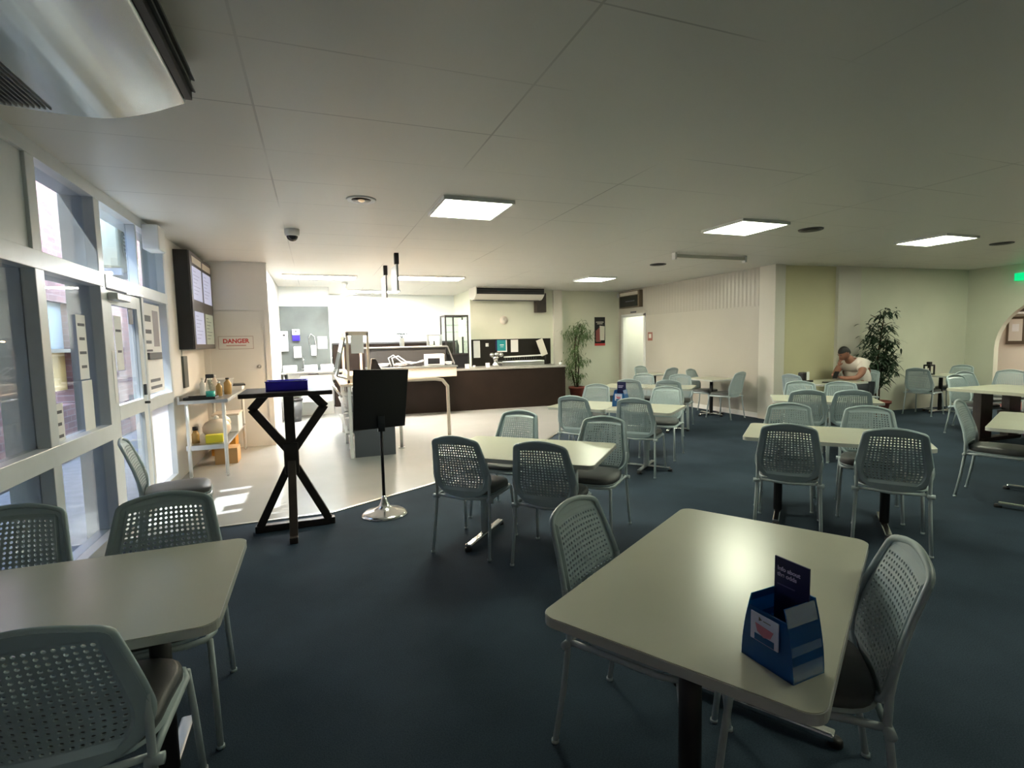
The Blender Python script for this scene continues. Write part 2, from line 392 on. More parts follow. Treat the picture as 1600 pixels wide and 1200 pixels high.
struct('ceiling.001', G().box((XR+.1, 1.9, CZ), (15.1, 9.0, CZ+.1)), 'wall_hall')
struct('trim_8', G().box((14.35, 2.0, 1.90), (14.5, 8.9, 2.5)), 'wood_dark')
struct('trim_9', G().box((14.34, 2.0, 1.86), (14.5, 8.9, 1.90)), 'white')
struct('wall_rear', G().box((XL-.25, YB-.1, 0), (XR+.1, YB, CZ)), 'wall')
struct('wall_left', G().box((-1.72, 6.78, 0), (XL, 8.75, CZ)), 'wall_white')
struct('baseboard_partition', G().box((XP-.012, 7.3, 0), (XP, 10.8, .09)), 'wall_white')
struct('baseboard_back', G().box((5.80, 11.985, 0), (XP, 12.0, .09)), 'wall_white')

# ------------------------------------------------------------------ glazed left wall
posts = [-2.2, -1.15, -.1, .93, 1.92, 2.9, 3.91, 4.90]
for i, y in enumerate(posts):
    struct('trim_%d' % (10+i), G().box((XL-.22, y-.055, 0), (XL, y+.055, CZ), .004), 'white_frame')
struct('trim_30', G().box((XL-.2, YB, 1.98), (XL+.005, 4.90, 2.09), .004).box((XL-.2, 4.95, 1.98), (XL+.005, 6.78, 2.09), .004), 'white_frame')
struct('trim_31', G().box((XL-.2, YB, 2.64), (XL+.004, 6.78, CZ), 0), 'white_frame')
struct('trim_32', G().box((XL-.15, YB, 0), (XL, 4.90, .1), .004), 'white_frame')
struct('trim_33', G().box((XL-.12, YB, .80), (XL+.003, 4.85, .92), .004), 'white_frame')
struct('trim_34', G().box((XL-.08, 5.80, 2.09), (XL, 5.84, 2.64), .003).box((XL-.2, 6.72, 0), (XL, 6.79, 2.64), .004).box((XL-.12, 5.84, 0), (XL, 5.90, 1.98), .004), 'white_frame')
n = 0
ends = [YB]+posts
for a, b in zip(ends, ends[1:]):
    n += 1
    w = struct('window_%d' % n, G().box((XL-.075, a+.055, .1), (XL-.069, b-.055, .80)).box((XL-.075, a+.055, .92), (XL-.069, b-.055, 1.98)), 'glass')
    if b != 3.91:
        n += 1; struct('window_%d' % n, G().box((XL-.075, a+.055, 2.09), (XL-.069, b-.055, 2.64)), 'glass')
struct('trim_35', G().box((XL-.06, 2.95, 2.09), (XL-.02, 3.86, 2.64), .004), 'white_frame')
n += 1; struct('window_%d' % n, G().box((XL-.075, 4.955, 2.09), (XL-.069, 5.80, 2.64)), 'glass')
n += 1; struct('window_%d' % n, G().box((XL-.075, 5.86, 2.09), (XL-.069, 6.72, 2.64)), 'glass')
# glazed entrance door
d = struct('door_2', G().box((XL-.06, 4.97, .02), (XL-.01, 5.08, 1.97), .004).box((XL-.06, 5.72, .02), (XL-.01, 5.83, 1.97), .004)
           .box((XL-.06, 5.08, 1.86), (XL-.01, 5.72, 1.97)).box((XL-.06, 5.08, .92), (XL-.01, 5.72, 1.04)).box((XL-.06, 5.08, .02), (XL-.01, 5.72, .16)), 'white_frame')
obj('door_glass', G().box((XL-.038, 5.08, 1.04), (XL-.032, 5.72, 1.86)).box((XL-.038, 5.08, .16), (XL-.032, 5.72, .92)), 'glass', d, 'clear glass panes of the door')
obj('door_lock', G().box((XL-.01, 5.74, 1.07), (XL+.012, 5.77, 1.17), .004).cyl((XL-.01, 5.755, 1.0), (XL+.03, 5.755, 1.0), .012), 'dark_grey', d)
obj('door_closer', G().box((XL-.01, 5.0, 1.89), (XL+.06, 5.32, 1.95), .01).bar((XL+.03, 5.30, 1.965), (XL+.06, 5.62, 1.975), .02, .012), 'steel', d)
# sidelight beside the door: posters above, frosted panel below
d = struct('window_30', G().box((XL-.075, 5.90, 1.0), (XL-.069, 6.72, 1.98)), 'glass')
struct('trim_36', G().box((XL-.12, 5.90, .90), (XL, 6.72, 1.02), .004).box((XL-.12, 5.90, 0), (XL, 6.72, .1), .004), 'white_frame')
struct('window_31', G().box((XL-.075, 5.90, .1), (XL-.055, 6.72, .90)), 'frost')

# outside
struct('ground_outside', G().box((-9, -8, -.15), (XL-.2, 20, -.02)), 'asphalt')
g = G().box((-3.45, -6, 0), (-3.2, 5.9, 3.2)).box((-3.45, 5.9, 0), (-3.2, 7.7, 3.2)).box((-3.45, 7.7, 0), (-3.2, 14, .75)).box((-3.45, 9.1, .75), (-3.2, 14, 4.3)).box((-3.45, 7.7, 2.15), (-3.2, 9.1, 4.3))
o = obj('brick_building', g, 'brick'); tag(o, 'brown brick wall of the neighbouring building outside the glazed wall', 'building')
wn = obj('window', G().box((-3.4, 7.7, 1.5), (-3.3, 9.1, 2.15)), 'reflection_blue', o, 'pale blue panel painted as a reflection in the glazing')  # blue and yellow panels stand in for a reflection in the glazing
obj('window', G().box((-3.4, 7.7, .95), (-3.3, 9.1, 1.5)), 'reflection_yellow', o, 'yellow panel painted as a reflection in the glazing')
obj('window_frame', G().box((-3.3, 7.65, 1.47), (-3.15, 9.15, 1.52)).bar((-3.25, 8.0, 1.5), (-3.25, 8.5, .98), .05, .04), 'dark_grey', o, 'dark rail between the painted reflection panels')
obj('eave', G().box((-3.5, -6, 2.75), (-1.73, 4.75, 2.85)).box((-3.5, 4.75, 3.2), (-3.2, 7.7, 3.3)).box((-3.5, 7.6, 3.2), (-3.2, 7.72, 4.3)).box((-3.5, 7.6, 4.3), (-3.1, 14, 4.4)), 'soffit', o, 'dark eave over the brick wall, roof extended to block the sun')  # walkway roof stretched to the glazing to keep sun off the tables
# outdoor condenser seen through the transom
t = thing('air_conditioner_condenser', 'cream box of an outdoor condenser seen through the glass above the entrance door', 'air conditioner', (-1.83, 6.45, 2.30))
obj('casing', G().box((-.16, -.22, 0), (.08, .26, .48), .02), 'cream_plastic', t)
obj('fan_grille', G().lathe([(.18, 0), (.18, .012), (.172, .016), (.168, .004), (.02, .004)], (.08, .03, .25), 28, 'X'), mat('grille', (.30, .27, .14), .6), t, 'round fan grille')
g = G()
for k in range(9):
    y = -.15+.0375*k; h = math.sqrt(max(.0, .17**2-y*y)); g.box((.086, .03-h, .25+y-.004), (.10, .03+h, .25+y+.004))
obj('grille_slats', g, 'cream_plastic', t)
obj('bracket', G().box((-.16, -.20, -.07), (.08, -.15, 0)).box((-.16, .18, -.07), (.08, .24, 0)).box((-.16, -.2, -.07), (-.12, .24, -.03)), 'white', t)
o = obj('emergency_light_box', G().box((-1.5, 6.0, 2.45), (-1.36, 6.25, 2.69), .012), 'plastic_white')
tag(o, 'small white box fitting high on the glazed wall beside the wall screens', 'light fitting')

# ------------------------------------------------------------------ notices on the glass
def notice(y, z, w, h, label, lines=3, x=XL-.06, m='paper', tilt=0):
    t = thing('notice', label, 'notice', (x, y, z))
    obj('sheet', G().box((0, -w/2, -h/2), (.0012, w/2, h/2), rx=tilt), m, t)
    g = G()
    for k in range(lines):
        zz = h/2-(k+.7)*h/(lines+.6); ww = w*(.36 if k % 2 == 0 else .28)
        g.box((.0014, -ww, zz-.010), (.0024, ww, zz+.010), rx=tilt)
    obj('printed_lines', g, 'ink', t)
    return t
notice(4.60, 1.52, .16, .46, 'tall white notice taped on the glass, upper of two left of the door', 4)
notice(4.62, 1.10, .18, .36, 'blank curling white sheet taped on the glass below another notice', 0)
notice(4.12, .98, .17, .36, 'white notice with rows of black print low on the glass, above the mid rail', 4)
notice(5.25, 1.55, .17, .45, 'white notice at the top left of the entrance door glass', 2, XL-.03)
notice(5.02, 1.28, .05, .42, 'narrow white strip notice on the left stile of the entrance door', 0, XL-.008)
notice(5.60, 1.80, .12, .16, 'small dark notice at the top right of the entrance door glass', 0, XL-.03, 'dark_grey')
t = thing('door_poster', 'tall white poster with grey print on the panel right of the entrance door', 'poster', (XL-.055, 6.30, 1.49))
obj('sheet', G().box((0, -.30, -.44), (.002, .34, .46)), 'paper', t)
g = G()
for y0, y1, z0, z1 in ((-.2, .0, .28, .34), (-.2, .0, .16, .2), (-.2, -.02, .06, .09), (-.2, 0, -.02, .0), (-.15, .25, -.40, -.37), (-.15, .2, -.33, -.30)): g.box((.0022, y0, z0), (.0035, y1, z1))
obj('printed_lines', g, 'ink', t)
obj('printed_picture', G().box((.0022, .07, .03), (.0035, .27, .40)), mat('poster_grey', (.30, .28, .30), .6), t)
obj('holder', G().box((.002, -.22, -.10), (.03, .22, -.03), .004), 'dark_grey', t)

# ------------------------------------------------------------------ wall screens
t = thing('screen_cabinet', 'black wall cabinet of four display screens above the steel bench', 'display screens', (-1.5, 7.17, 1.48))
obj('cabinet', G().box((0, 0, 0), (.15, 1.36, 1.17), .004), 'black', t)
obj('front_frame', G().box((.15, .02, 0), (.165, 1.36, 1.17), .003), mat('screen_bezel', (.07, .06, .06), .4), t)
for j, (y0, z0, mm) in enumerate(((.10, .60, 'screen'), (.74, .60, 'screen'), (.10, .06, 'screen'), (.74, .06, 'screen_green'))):
    s = obj('screen', G().box((.165, y0, z0), (.169, y0+.54, z0+.40)), mm, t, 'green-lit lower right screen' if mm != 'screen' else None)
    g = G()
    for k in range(7): g.box((.1692, y0+.05, z0+.34-k*.045), (.1698, y0+.2+.28*((k*37) % 10)/10, z0+.348-k*.045))
    obj('screen_text', g, mat('screen_ink', (.05, .05, .08), .5, emit=(.45, .45, .6), es=.36) if mm == 'screen' else 'ink', s)
obj('header_strip', G().box((.165, .12, 1.04), (.170, .66, 1.12)), 'header_strip', t)
obj('header_strip', G().box((.165, .74, 1.04), (.170, 1.28, 1.12)), 'header_strip', t)
t = thing('danger_sign', 'pale rectangular sign with red word DANGER on the service door', 'sign', (-1.08, 8.625, 1.56))
obj('board', G().box((-.23, -.004, -.095), (.23, 0, .095)), 'danger_board', t)
obj('border', G().box((-.23, -.006, .089), (.23, -.004, .095)).box((-.23, -.006, -.095), (.23, -.004, -.089)).box((-.23, -.006, -.09), (-.224, -.004, .09)).box((.224, -.006, -.09), (.23, -.004, .09)), mat('sign_border', (.4, .3, .28), .5), t)
text('lettering', 'DANGER', .085, 'red', t, (0, -.0055, -.005), (PI/2, 0, 0), align='CENTER', weight=.003)
obj('small_print', G().box((-.13, -.006, -.05), (.13, -.0045, -.035)), mat('faded_red', (.55, .33, .3), .6), t)
o = obj('control_panel', G().box((-1.5, 7.22, 1.02), (-1.475, 7.42, 1.40), .003), 'steel_dull'); tag(o, 'narrow grey panel on the wall under the screens', 'panel')
o = obj('wall_switch', G().box((-1.5, 7.24, 1.41), (-1.485, 7.34, 1.47), .003), 'plastic_white'); tag(o, 'small white switch right under the wall screens', 'switch')

# ------------------------------------------------------------------ ceiling fixtures
def ceiling_light(x, y, w, d, label, m='lamp_room'):
    t = thing('ceiling_light', label, 'ceiling light', (x, y, CZ), group=None)
    g = G(); f = .02
    g.box((-w/2-f, -d/2-f, -.03), (w/2+f, -d/2, 0)).box((-w/2-f, d/2, -.03), (w/2+f, d/2+f, 0)).box((-w/2-f, -d/2, -.03), (-w/2, d/2, 0)).box((w/2, -d/2, -.03), (w/2+f, d/2, 0))
    obj('frame', g, 'white', t); obj('diffuser', G().box((-w/2, -d/2, -.025), (w/2, d/2, -.005)), m, t, 'glowing white diffuser')
    return t
ceiling_light(1.39, 4.72, .60, .62, 'square white ceiling light nearest the kitchen servery, leftmost in the room')
ceiling_light(4.58, 4.68, .62, .60, 'square white ceiling light over the middle of the room between two others')
ceiling_light(7.78, 4.62, .62, .60, 'square white ceiling light nearest the arch, rightmost in the room')
ceiling_light(5.38, 9.45, .60, .62, 'small far ceiling light in front of the palm corner')
ceiling_light(11.0, 4.62, .62, .60, 'added square white ceiling light nearest the arch wall, out of sight at the right')  # unseen lamp added to brighten the right back wall and seated person
ceiling_light(4.58, .75, .62, .60, 'added square white ceiling light out of sight to the right of the foreground table')  # unseen lamp added to light the foreground chair backs
ceiling_light(.15, 10.1, 1.2, .5, 'bright kitchen ceiling light over the sink bench', 'lamp_kitchen_cool')
ceiling_light(2.1, 9.9, 1.2, .5, 'bright kitchen ceiling light over the servery counter', 'lamp_kitchen_warm')
ceiling_light(1.3, 12.6, 1.2, .4, 'bright kitchen ceiling light at the rear kitchen wall', 'lamp_kitchen')
ceiling_light(8.2, 11.2, .5, .5, 'ceiling light in the passage beyond the partition doorway', 'lamp_room')
ceiling_light(13.6, 5.3, .9, .9, 'warm ceiling light in the hall beyond the arch', 'lamp_hall')

t = thing('downlight', 'round recessed downlight with white ring left of the square ceiling light', 'downlight', (.43, 4.72, CZ))
obj('ring', G().lathe([(.07, -.004), (.115, -.012), (.125, 0), (.125, .0)], n=28, caps=False), 'white', t)
obj('reflector', G().lathe([(.09, -.006), (.07, -.001), (.045, -.001), (.02, -.003)], n=24), mat('dark_reflector', (.05, .035, .03), .3, .5), t)
obj('bulb', G().ell((0, 0, -.008), (.03, .03, .014), 12), 'spot_off', t)
def vent(x, y, label):
    t = thing('ceiling_speaker', label, 'ceiling vent', (x, y, CZ))
    obj('ring', G().lathe([(.10, -.008), (.13, -.012), (.135, 0)], n=24), 'dark_grey', t)
    obj('grille', G().lathe([(.10, -.010), (.05, -.014), (.01, -.015)], n=24), 'black', t)
vent(5.5, 4.60, 'round dark ceiling vent between two square ceiling lights')
vent(9.14, 4.58, 'round dark ceiling vent right of the rightmost square light')
vent(5.45, 7.45, 'round dim ceiling vent behind the hanging white batten')
t = thing('dome_camera', 'small white dome camera on the ceiling above the blue tray stand', 'camera', (-.17, 6.12, CZ))
obj('housing', G().lathe([(.075, 0), (.075, -.04), (.07, -.065), (.062, -.07)], n=24), 'plastic_white', t)
obj('dome', G().ell((0, 0, -.07), (.058, .058, .055), 18), 'black_gloss', t, 'dark glossy dome')
t = thing('ceiling_batten', 'long white frame batten hanging just under the ceiling before the partition', 'ceiling fitting', (5.62, 6.4, CZ))
obj('channel', G().box((-.64, -.03, -.07), (.64, .03, -.02), .005), mat('batten', (.62, .60, .52), .4), t)
obj('end_cap', G().box((-.67, -.04, -.10), (-.64, .04, 0), .004), 'white', t); obj('end_cap', G().box((.64, -.04, -.10), (.67, .04, 0), .004), 'white', t)
for x, y, lb in ((1.10, 7.35, 'narrow white sign hung edge-on from the ceiling, nearer of the two before the kitchen'), (1.10, 8.55, 'narrow white sign hung edge-on from the ceiling, farther of the two before the kitchen')):
    t = thing('hanging_sign', lb, 'sign', (x, y, CZ))
    obj('bracket', G().box((-.03, -.035, -.15), (.03, .035, 0), .006), 'black', t)
    obj('panel', G().box((-.012, -.02, -.50), (.004, .45, -.15), .002), 'plastic_white', t); obj('edge', G().box((.004, -.02, -.50), (.018, .0, -.15)), 'dark_grey', t)
t = thing('ceiling_fan', 'white ceiling fan in the kitchen', 'fan', (.62, 11.0, CZ))
obj('rod', G().cyl((0, 0, 0), (0, 0, -.25), .018).lathe([(.05, 0), (.06, -.03), (.02, -.08)]), 'white', t)
obj('motor', G().lathe([(.03, -.22), (.10, -.25), (.11, -.29), (.06, -.33), (.02, -.34)]), 'white', t)
for k in range(4):
    a = .15+k*PI/2; obj('blade', G().bar((.1*math.cos(a), .1*math.sin(a), -.28), (.62*math.cos(a), .62*math.sin(a), -.285), .12, .008), 'white', t)

# big under-ceiling air conditioners (one overhead at the left, one over the servery)
def under_ac(label, loc, rz, L, D, H, mm='ac_metal'):
    t = thing('air_conditioner', label, 'air conditioner', loc, rz)
    # local: x along depth (vent at +x), y along length; top at z=0
    prof = [(-D, -.02), (-D+.02, 0), (0, 0), (0, -H*.30), (-.02, -H*.62)]
    prof += [(-.02-(D*.40-.02)*k/8, -H*(.62+.38*math.sin(PI/2*k/8))) for k in range(1, 9)]
    prof += [(-D*(.40+.55*k/8), -H*(1-.16*(k/8)**2)) for k in range(1, 9)]+[(-D, -H*.6)]
    mt = Matrix(((1, 0, 0, 0), (0, 0, 1, 0), (0, 1, 0, 0), (0, 0, 0, 1)))
    obj('casing', G().prism(prof, 0, L, .006, mt), mm, t)
    obj('air_vent', G().box((-.015, .02, -H*.58), (.012, L-.02, -H*.10)), 'black', t, 'long black outlet')
    g = G()
    for k in range(2): g.box((.0, .03, -H*(.26+.18*k)), (.028, L-.03, -H*(.28+.18*k)), ry=.3)
    obj('louvre', g, 'dark_grey', t)
    g = G()
    for k in range(14): g.box((-D*.78+k*.018, .05, -H-.003), (-D*.78+k*.018+.006, L-.05, -H*.95))
    obj('intake_grille', g, 'dark_grey', t)
    obj('badge', G().box((-.19, .05, -H*.86-.012), (-.14, .09, -H*.86+.004)), 'header_strip', t)
    return t

# ================================================================== CHAIRS
def back_mesh(nu=15, nv=17):
    """perforated shell backrest: local x across, z up, y depth"""
    Z0, Z1 = .415, .858
    def hw(v):
        if v < .34: 
            q = 1-v/.34; w = .218*math.sqrt(max(0, 1-(q**2.3)*.93))
        else: w = .218-.05*((v-.34)/.66)
        if v > .90: q = (v-.90)/.10; w *= 1-.30*q**3.5
        return w
    def P(u, v, off=0):
        x = u*hw(v); z = Z0+(Z1-Z0)*v - .018*u*u*(v > .5)*(v-.5)*2
        if v < .3: z -= 0
        y = .052-.115*v+.35*x*x*1.3 + .012*math.sin(PI*v)
        return Vector((x, y+off, z))
    us = [-1, -.84]+[-.79+1.58*k/nu for k in range(nu+1)]+[.84, 1]
    vs = [0, .012, .05, .10]+[.15+.73*k/nv for k in range(nv+1)]+[.91, .935, .955, .972, .986, 1]
    t = bmesh.new()
    NU, NV = len(us), len(vs)
    V = [[t.verts.new(P(us[i], vs[j], -.011*((abs(us[i]) > .83) or vs[j] < .12 or vs[j] > .9))) for i in range(NU)] for j in range(NV)]
    for j in range(NV-1):
        for i in range(NU-1):
            q = (V[j][i], V[j][i+1], V[j+1][i+1], V[j+1][i])
            if 2 <= i < NU-3 and 4 <= j < NV-7:
                c = sum((a.co for a in q), Vector())/4
                ring = []
                for k in range(8):
                    a = q[k//2].co if k % 2 == 0 else (q[k//2].co+q[(k//2+1) % 4].co)/2
                    f = .41 if k % 2 == 0 else .58
                    ring.append(t.verts.new(c+(a-c)*f))
                for k in range(4):
                    a, b = q[k], q[(k+1) % 4]
                    t.faces.new((a, b, ring[(2*k+2) % 8], ring[2*k+1], ring[2*k]))
            else: t.faces.new(q)
    bmesh.ops.recalc_face_normals(t, faces=t.faces)
    bmesh.ops.solidify(t, geom=t.faces[:], thickness=-.006)
    # rolled rim
    rim = [P(-1, v) for v in vs]+[P(u, 1) for u in us[1:-1]]+[P(1, v) for v in reversed(vs)]+[P(u, 0) for u in reversed(us[1:-1])]
    g = G(); g._add(t); rim = [p+Vector((0, .001, 0)) for p in rim]
    g.tube(rim, .011, 6, closed=True)
    return g, P

def make_chair():
    t = thing('dining_chair', '', 'chair')
    g, P = back_mesh(); b = obj('backrest', g, 'chair', t, 'pale green-grey perforated backrest')
    # seat cushion
    g = G(); t2 = bmesh.new()
    N = 28; rings = []
    for f, z in ((.90, .425), (.985, .430), (1.0, .442), (.985, .458), (.92, .470), (.6, .476), (.25, .477)):
        r = []
        for k in range(N):
            a = 2*PI*k/N; c, s = math.cos(a), math.sin(a); e = 2/3.6
            wx = .215 if s > 0 else .205
            r.append(t2.verts.new((wx*f*math.copysign(abs(c)**e, c), .265+.215*f*math.copysign(abs(s)**e, s), z)))
        rings.append(r)
    for a, c in zip(rings, rings[1:]):
        for k in range(N): t2.faces.new((a[k], a[(k+1) % N], c[(k+1) % N], c[k]))
    t2.faces.new(rings[0][::-1]); t2.faces.new(rings[-1]); bmesh.ops.recalc_face_normals(t2, faces=t2.faces)
    g._add(t2, True); obj('seat', g, 'seat', t, 'dark padded vinyl seat')
    g = G(); t2 = bmesh.new(); rings = []
    for f, z in ((.5, .395), (.8, .402), (.96, .414), (1.02, .428)):
        r = []
        for k in range(N):
            a = 2*PI*k/N; c, s = math.cos(a), math.sin(a); e = 2/3.6
            r.append(t2.verts.new((.212*f*math.copysign(abs(c)**e, c), .265+.215*f*math.copysign(abs(s)**e, s), z)))
        rings.append(r)
    for a, c in zip(rings, rings[1:]):
        for k in range(N): t2.faces.new((a[k], a[(k+1) % N], c[(k+1) % N], c[k]))
    t2.faces.new(rings[0][::-1]); t2.faces.new(rings[-1]); bmesh.ops.recalc_face_normals(t2, faces=t2.faces)
    g._add(t2, True); obj('seat_shell', g, 'chair', t)
    r = .0115
    for s in (-1, 1):
        obj('leg', G().tube([(s*.222, -.005, .0), (s*.214, .03, .22), (s*.207, .052, .42), (s*.207, .050, .50), (s*.212, .038, .60)], r, 8).cyl((s*.222, -.005, 0), (s*.222, -.005, .012), .014), 'chair_leg', t)
        obj('leg', G().tube([(s*.218, .50, 0), (s*.208, .475, .25), (s*.20, .455, .405)], r, 8).cyl((s*.218, .50, 0), (s*.218, .50, .012), .014), 'chair_leg', t)
    g = G().tube([(-.207, .055, .405), (-.207, .15, .408), (-.21, .40, .408), (-.19, .455, .408), (-.13, .475, .408), (.13, .475, .408), (.19, .455, .408), (.21, .40, .408), (.207, .15, .408), (.207, .055, .405)], r, 8)
    g.tube([(-.207, .055, .41), (0, .045, .398), (.207, .055, .41)], r*.9, 8)
    g.cyl((-.235, .05, .40), (-.19, .05, .40), .016).cyl((.235, .05, .40), (.19, .05, .40), .016)
    obj('seat_frame', g, 'chair_leg', t)
    return t
chair0 = make_chair(); USED = [False]
def chair(x, y, face, label, group, dz=0):
    """x, y: top of the backrest on plan; face: heading in degrees (0 = +X)"""
    a = R(face); fx, fy = math.cos(a), math.sin(a)
    for tx, ty, ta, L, W in TABS:      # keep the backrest clear of the table edge
        c, s_ = math.cos(ta), math.sin(ta); lx = (x-tx)*c+(y-ty)*s_; ly = -(x-tx)*s_+(y-ty)*c; mgn = .065
        if abs(lx) < L/2+mgn and abs(ly) < W/2+mgn:
            if W/2+mgn-abs(ly) < L/2+mgn-abs(lx): ly = math.copysign(W/2+mgn, ly)
            else: lx = math.copysign(L/2+mgn, lx)
            nx, ny = tx+lx*c-ly*s_, ty+lx*s_+ly*c; print('PUSH', label[:40], round(nx-x, 2), round(ny-y, 2)); x, y = nx, ny
    loc = (x+fx*.06, y+fy*.06, dz); rz = a-PI/2
    if not USED[0]:
        USED[0] = True; chair0.location = loc; chair0.rotation_euler = (0, 0, rz); chair0['label'] = label; chair0['group'] = group; return chair0
    return dup(chair0, label, loc, rz, group)

# ================================================================== TABLES
TZ = .71
TABS = []
def rrect(L, W, r, n=6):
    p = []
    for cx, cy, a0 in ((L/2-r, W/2-r, 0), (-L/2+r, W/2-r, 90), (-L/2+r, -W/2+r, 180), (L/2-r, -W/2+r, 270)):
        for k in range(n+1):
            a = R(a0+90*k/n); p.append((cx+r*math.cos(a), cy+r*math.sin(a)))
    return p
def table(x, y, ang, L, W, label, group, cols=2, col='black', foot='chrome'):
    t = thing('dining_table', label, 'table', (x, y, 0), R(ang), group); TABS.append((x, y, R(ang), L, W))
    obj('tabletop', G().prism(rrect(L-.006, W-.006, .045), TZ-.002, TZ), 'laminate', t, 'cream laminate tabletop')
    obj('edge_band', G().prism(rrect(L, W, .048), TZ-.028, TZ-.002), 'laminate_edge', t)
    xs = (-.36*L/1.2, .36*L/1.2) if cols == 2 else (0,)
    for cx in xs:
        obj('column', G().cyl((cx, 0, .05), (cx, 0, TZ-.035), .032, n=16).box((cx-.10, -.12, TZ-.04), (cx+.10, .12, TZ-.028)), col, t)
        g = G()
        if cols == 2:
            g.bar((cx, -.29, .032), (cx, .29, .032), .05, .03, .008); f = [(cx, -.29), (cx, .29)]
        else:
            g.bar((-.27, 0, .032), (.27, 0, .032), .05, .028, .008).bar((0, -.27, .034), (0, .27, .034), .05, .028, .008); f = [(-.27, 0), (.27, 0), (0, -.27), (0, .27)]
        fo = obj('base', g, foot, t, 'chrome foot bar')
        for fx, fy in f: obj('foot_cap', G().lathe([(.026, 0), (.026, .02), (.02, .028)], (fx, fy, 0), 12), 'black', fo)
    return t
TG = 'cream dining tables of the room'
table(1.26, 1.34, 31.5, 1.18, .72, 'large cream table in the foreground with the blue leaflet holder on it', TG)
table(-.90, 2.01, 0, 1.20, .73, 'cream table cut off at the left edge of the photo by the glazed wall', TG)
table(1.42, 3.51, -43, 1.18, .77, 'cream table in the middle, nearest the black sign stand', TG, col='chair_leg')
table(3.80, 2.95, -50, 1.22, .76, 'cream table right behind the foreground table, with two chair backs facing us', TG)
table(5.85, 4.66, -44, 1.14, .74, 'cream table next behind, before the seated person', TG)
a = R(-51.5)
table(3.28-.37*math.cos(a), 5.3-.37*math.sin(a), -51.5, .725, .74, 'square cream table pushed to another, left one of the pair with the small blue holder', TG, 1, 'chair_leg')
table(3.28+.37*math.cos(a), 5.3+.37*math.sin(a), -51.5, .725, .74, 'square cream table pushed to another, right one of the pair with the small blue holder', TG, 1, 'chair_leg')
a = R(-47)
table(5.1-.37*math.cos(a), 7.25-.37*math.sin(a), -47, .725, .74, 'far square cream table of the second joined pair, left half, towards the partition doorway', TG, 1, 'chair_leg')
table(5.1+.37*math.cos(a), 7.25+.37*math.sin(a), -47, .725, .74, 'far square cream table of the second joined pair, right half, towards the partition doorway', TG, 1, 'chair_leg')
table(7.08, 8.0, 0, .66, .80, 'small cream table standing against the white partition', TG, 1)
table(7.05, 9.75, 0, .60, .60, 'farthest small cream table at the partition near the doorway', TG, 1)
table(8.00, 6.32, 0, 1.06, .72, 'cream table where the person in white sits', TG)
table(10.9, 6.28, 0, .75, .70, 'small cream table in the far right corner with a black lantern on it', TG, 1)
table(5.85, 2.50, 22, 1.25, .76, 'cream table cut off at the right edge of the photo', TG)
t = thing('long_table', 'long cream table on a dark wooden base near the arch', 'table', (8.75, 3.55, 0), R(-2))
obj('tabletop', G().prism(rrect(1.15, 2.2, .03), TZ-.03, TZ+.01), 'laminate', t)
for sy in (-1, 1):
    obj('leg_panel', G().box((-.42, sy*.80-.05, .03), (-.18, sy*.80+.05, TZ-.03), .005).box((.18, sy*.80-.05, .03), (.42, sy*.80+.05, TZ-.03), .005).box((-.45, sy*.80-.06, 0), (.45, sy*.80+.06, .05), .005), 'wood_dark', t)
obj('stretcher', G().box((-.03, -.78, .30), (.03, .78, .42)), 'wood_dark', t)

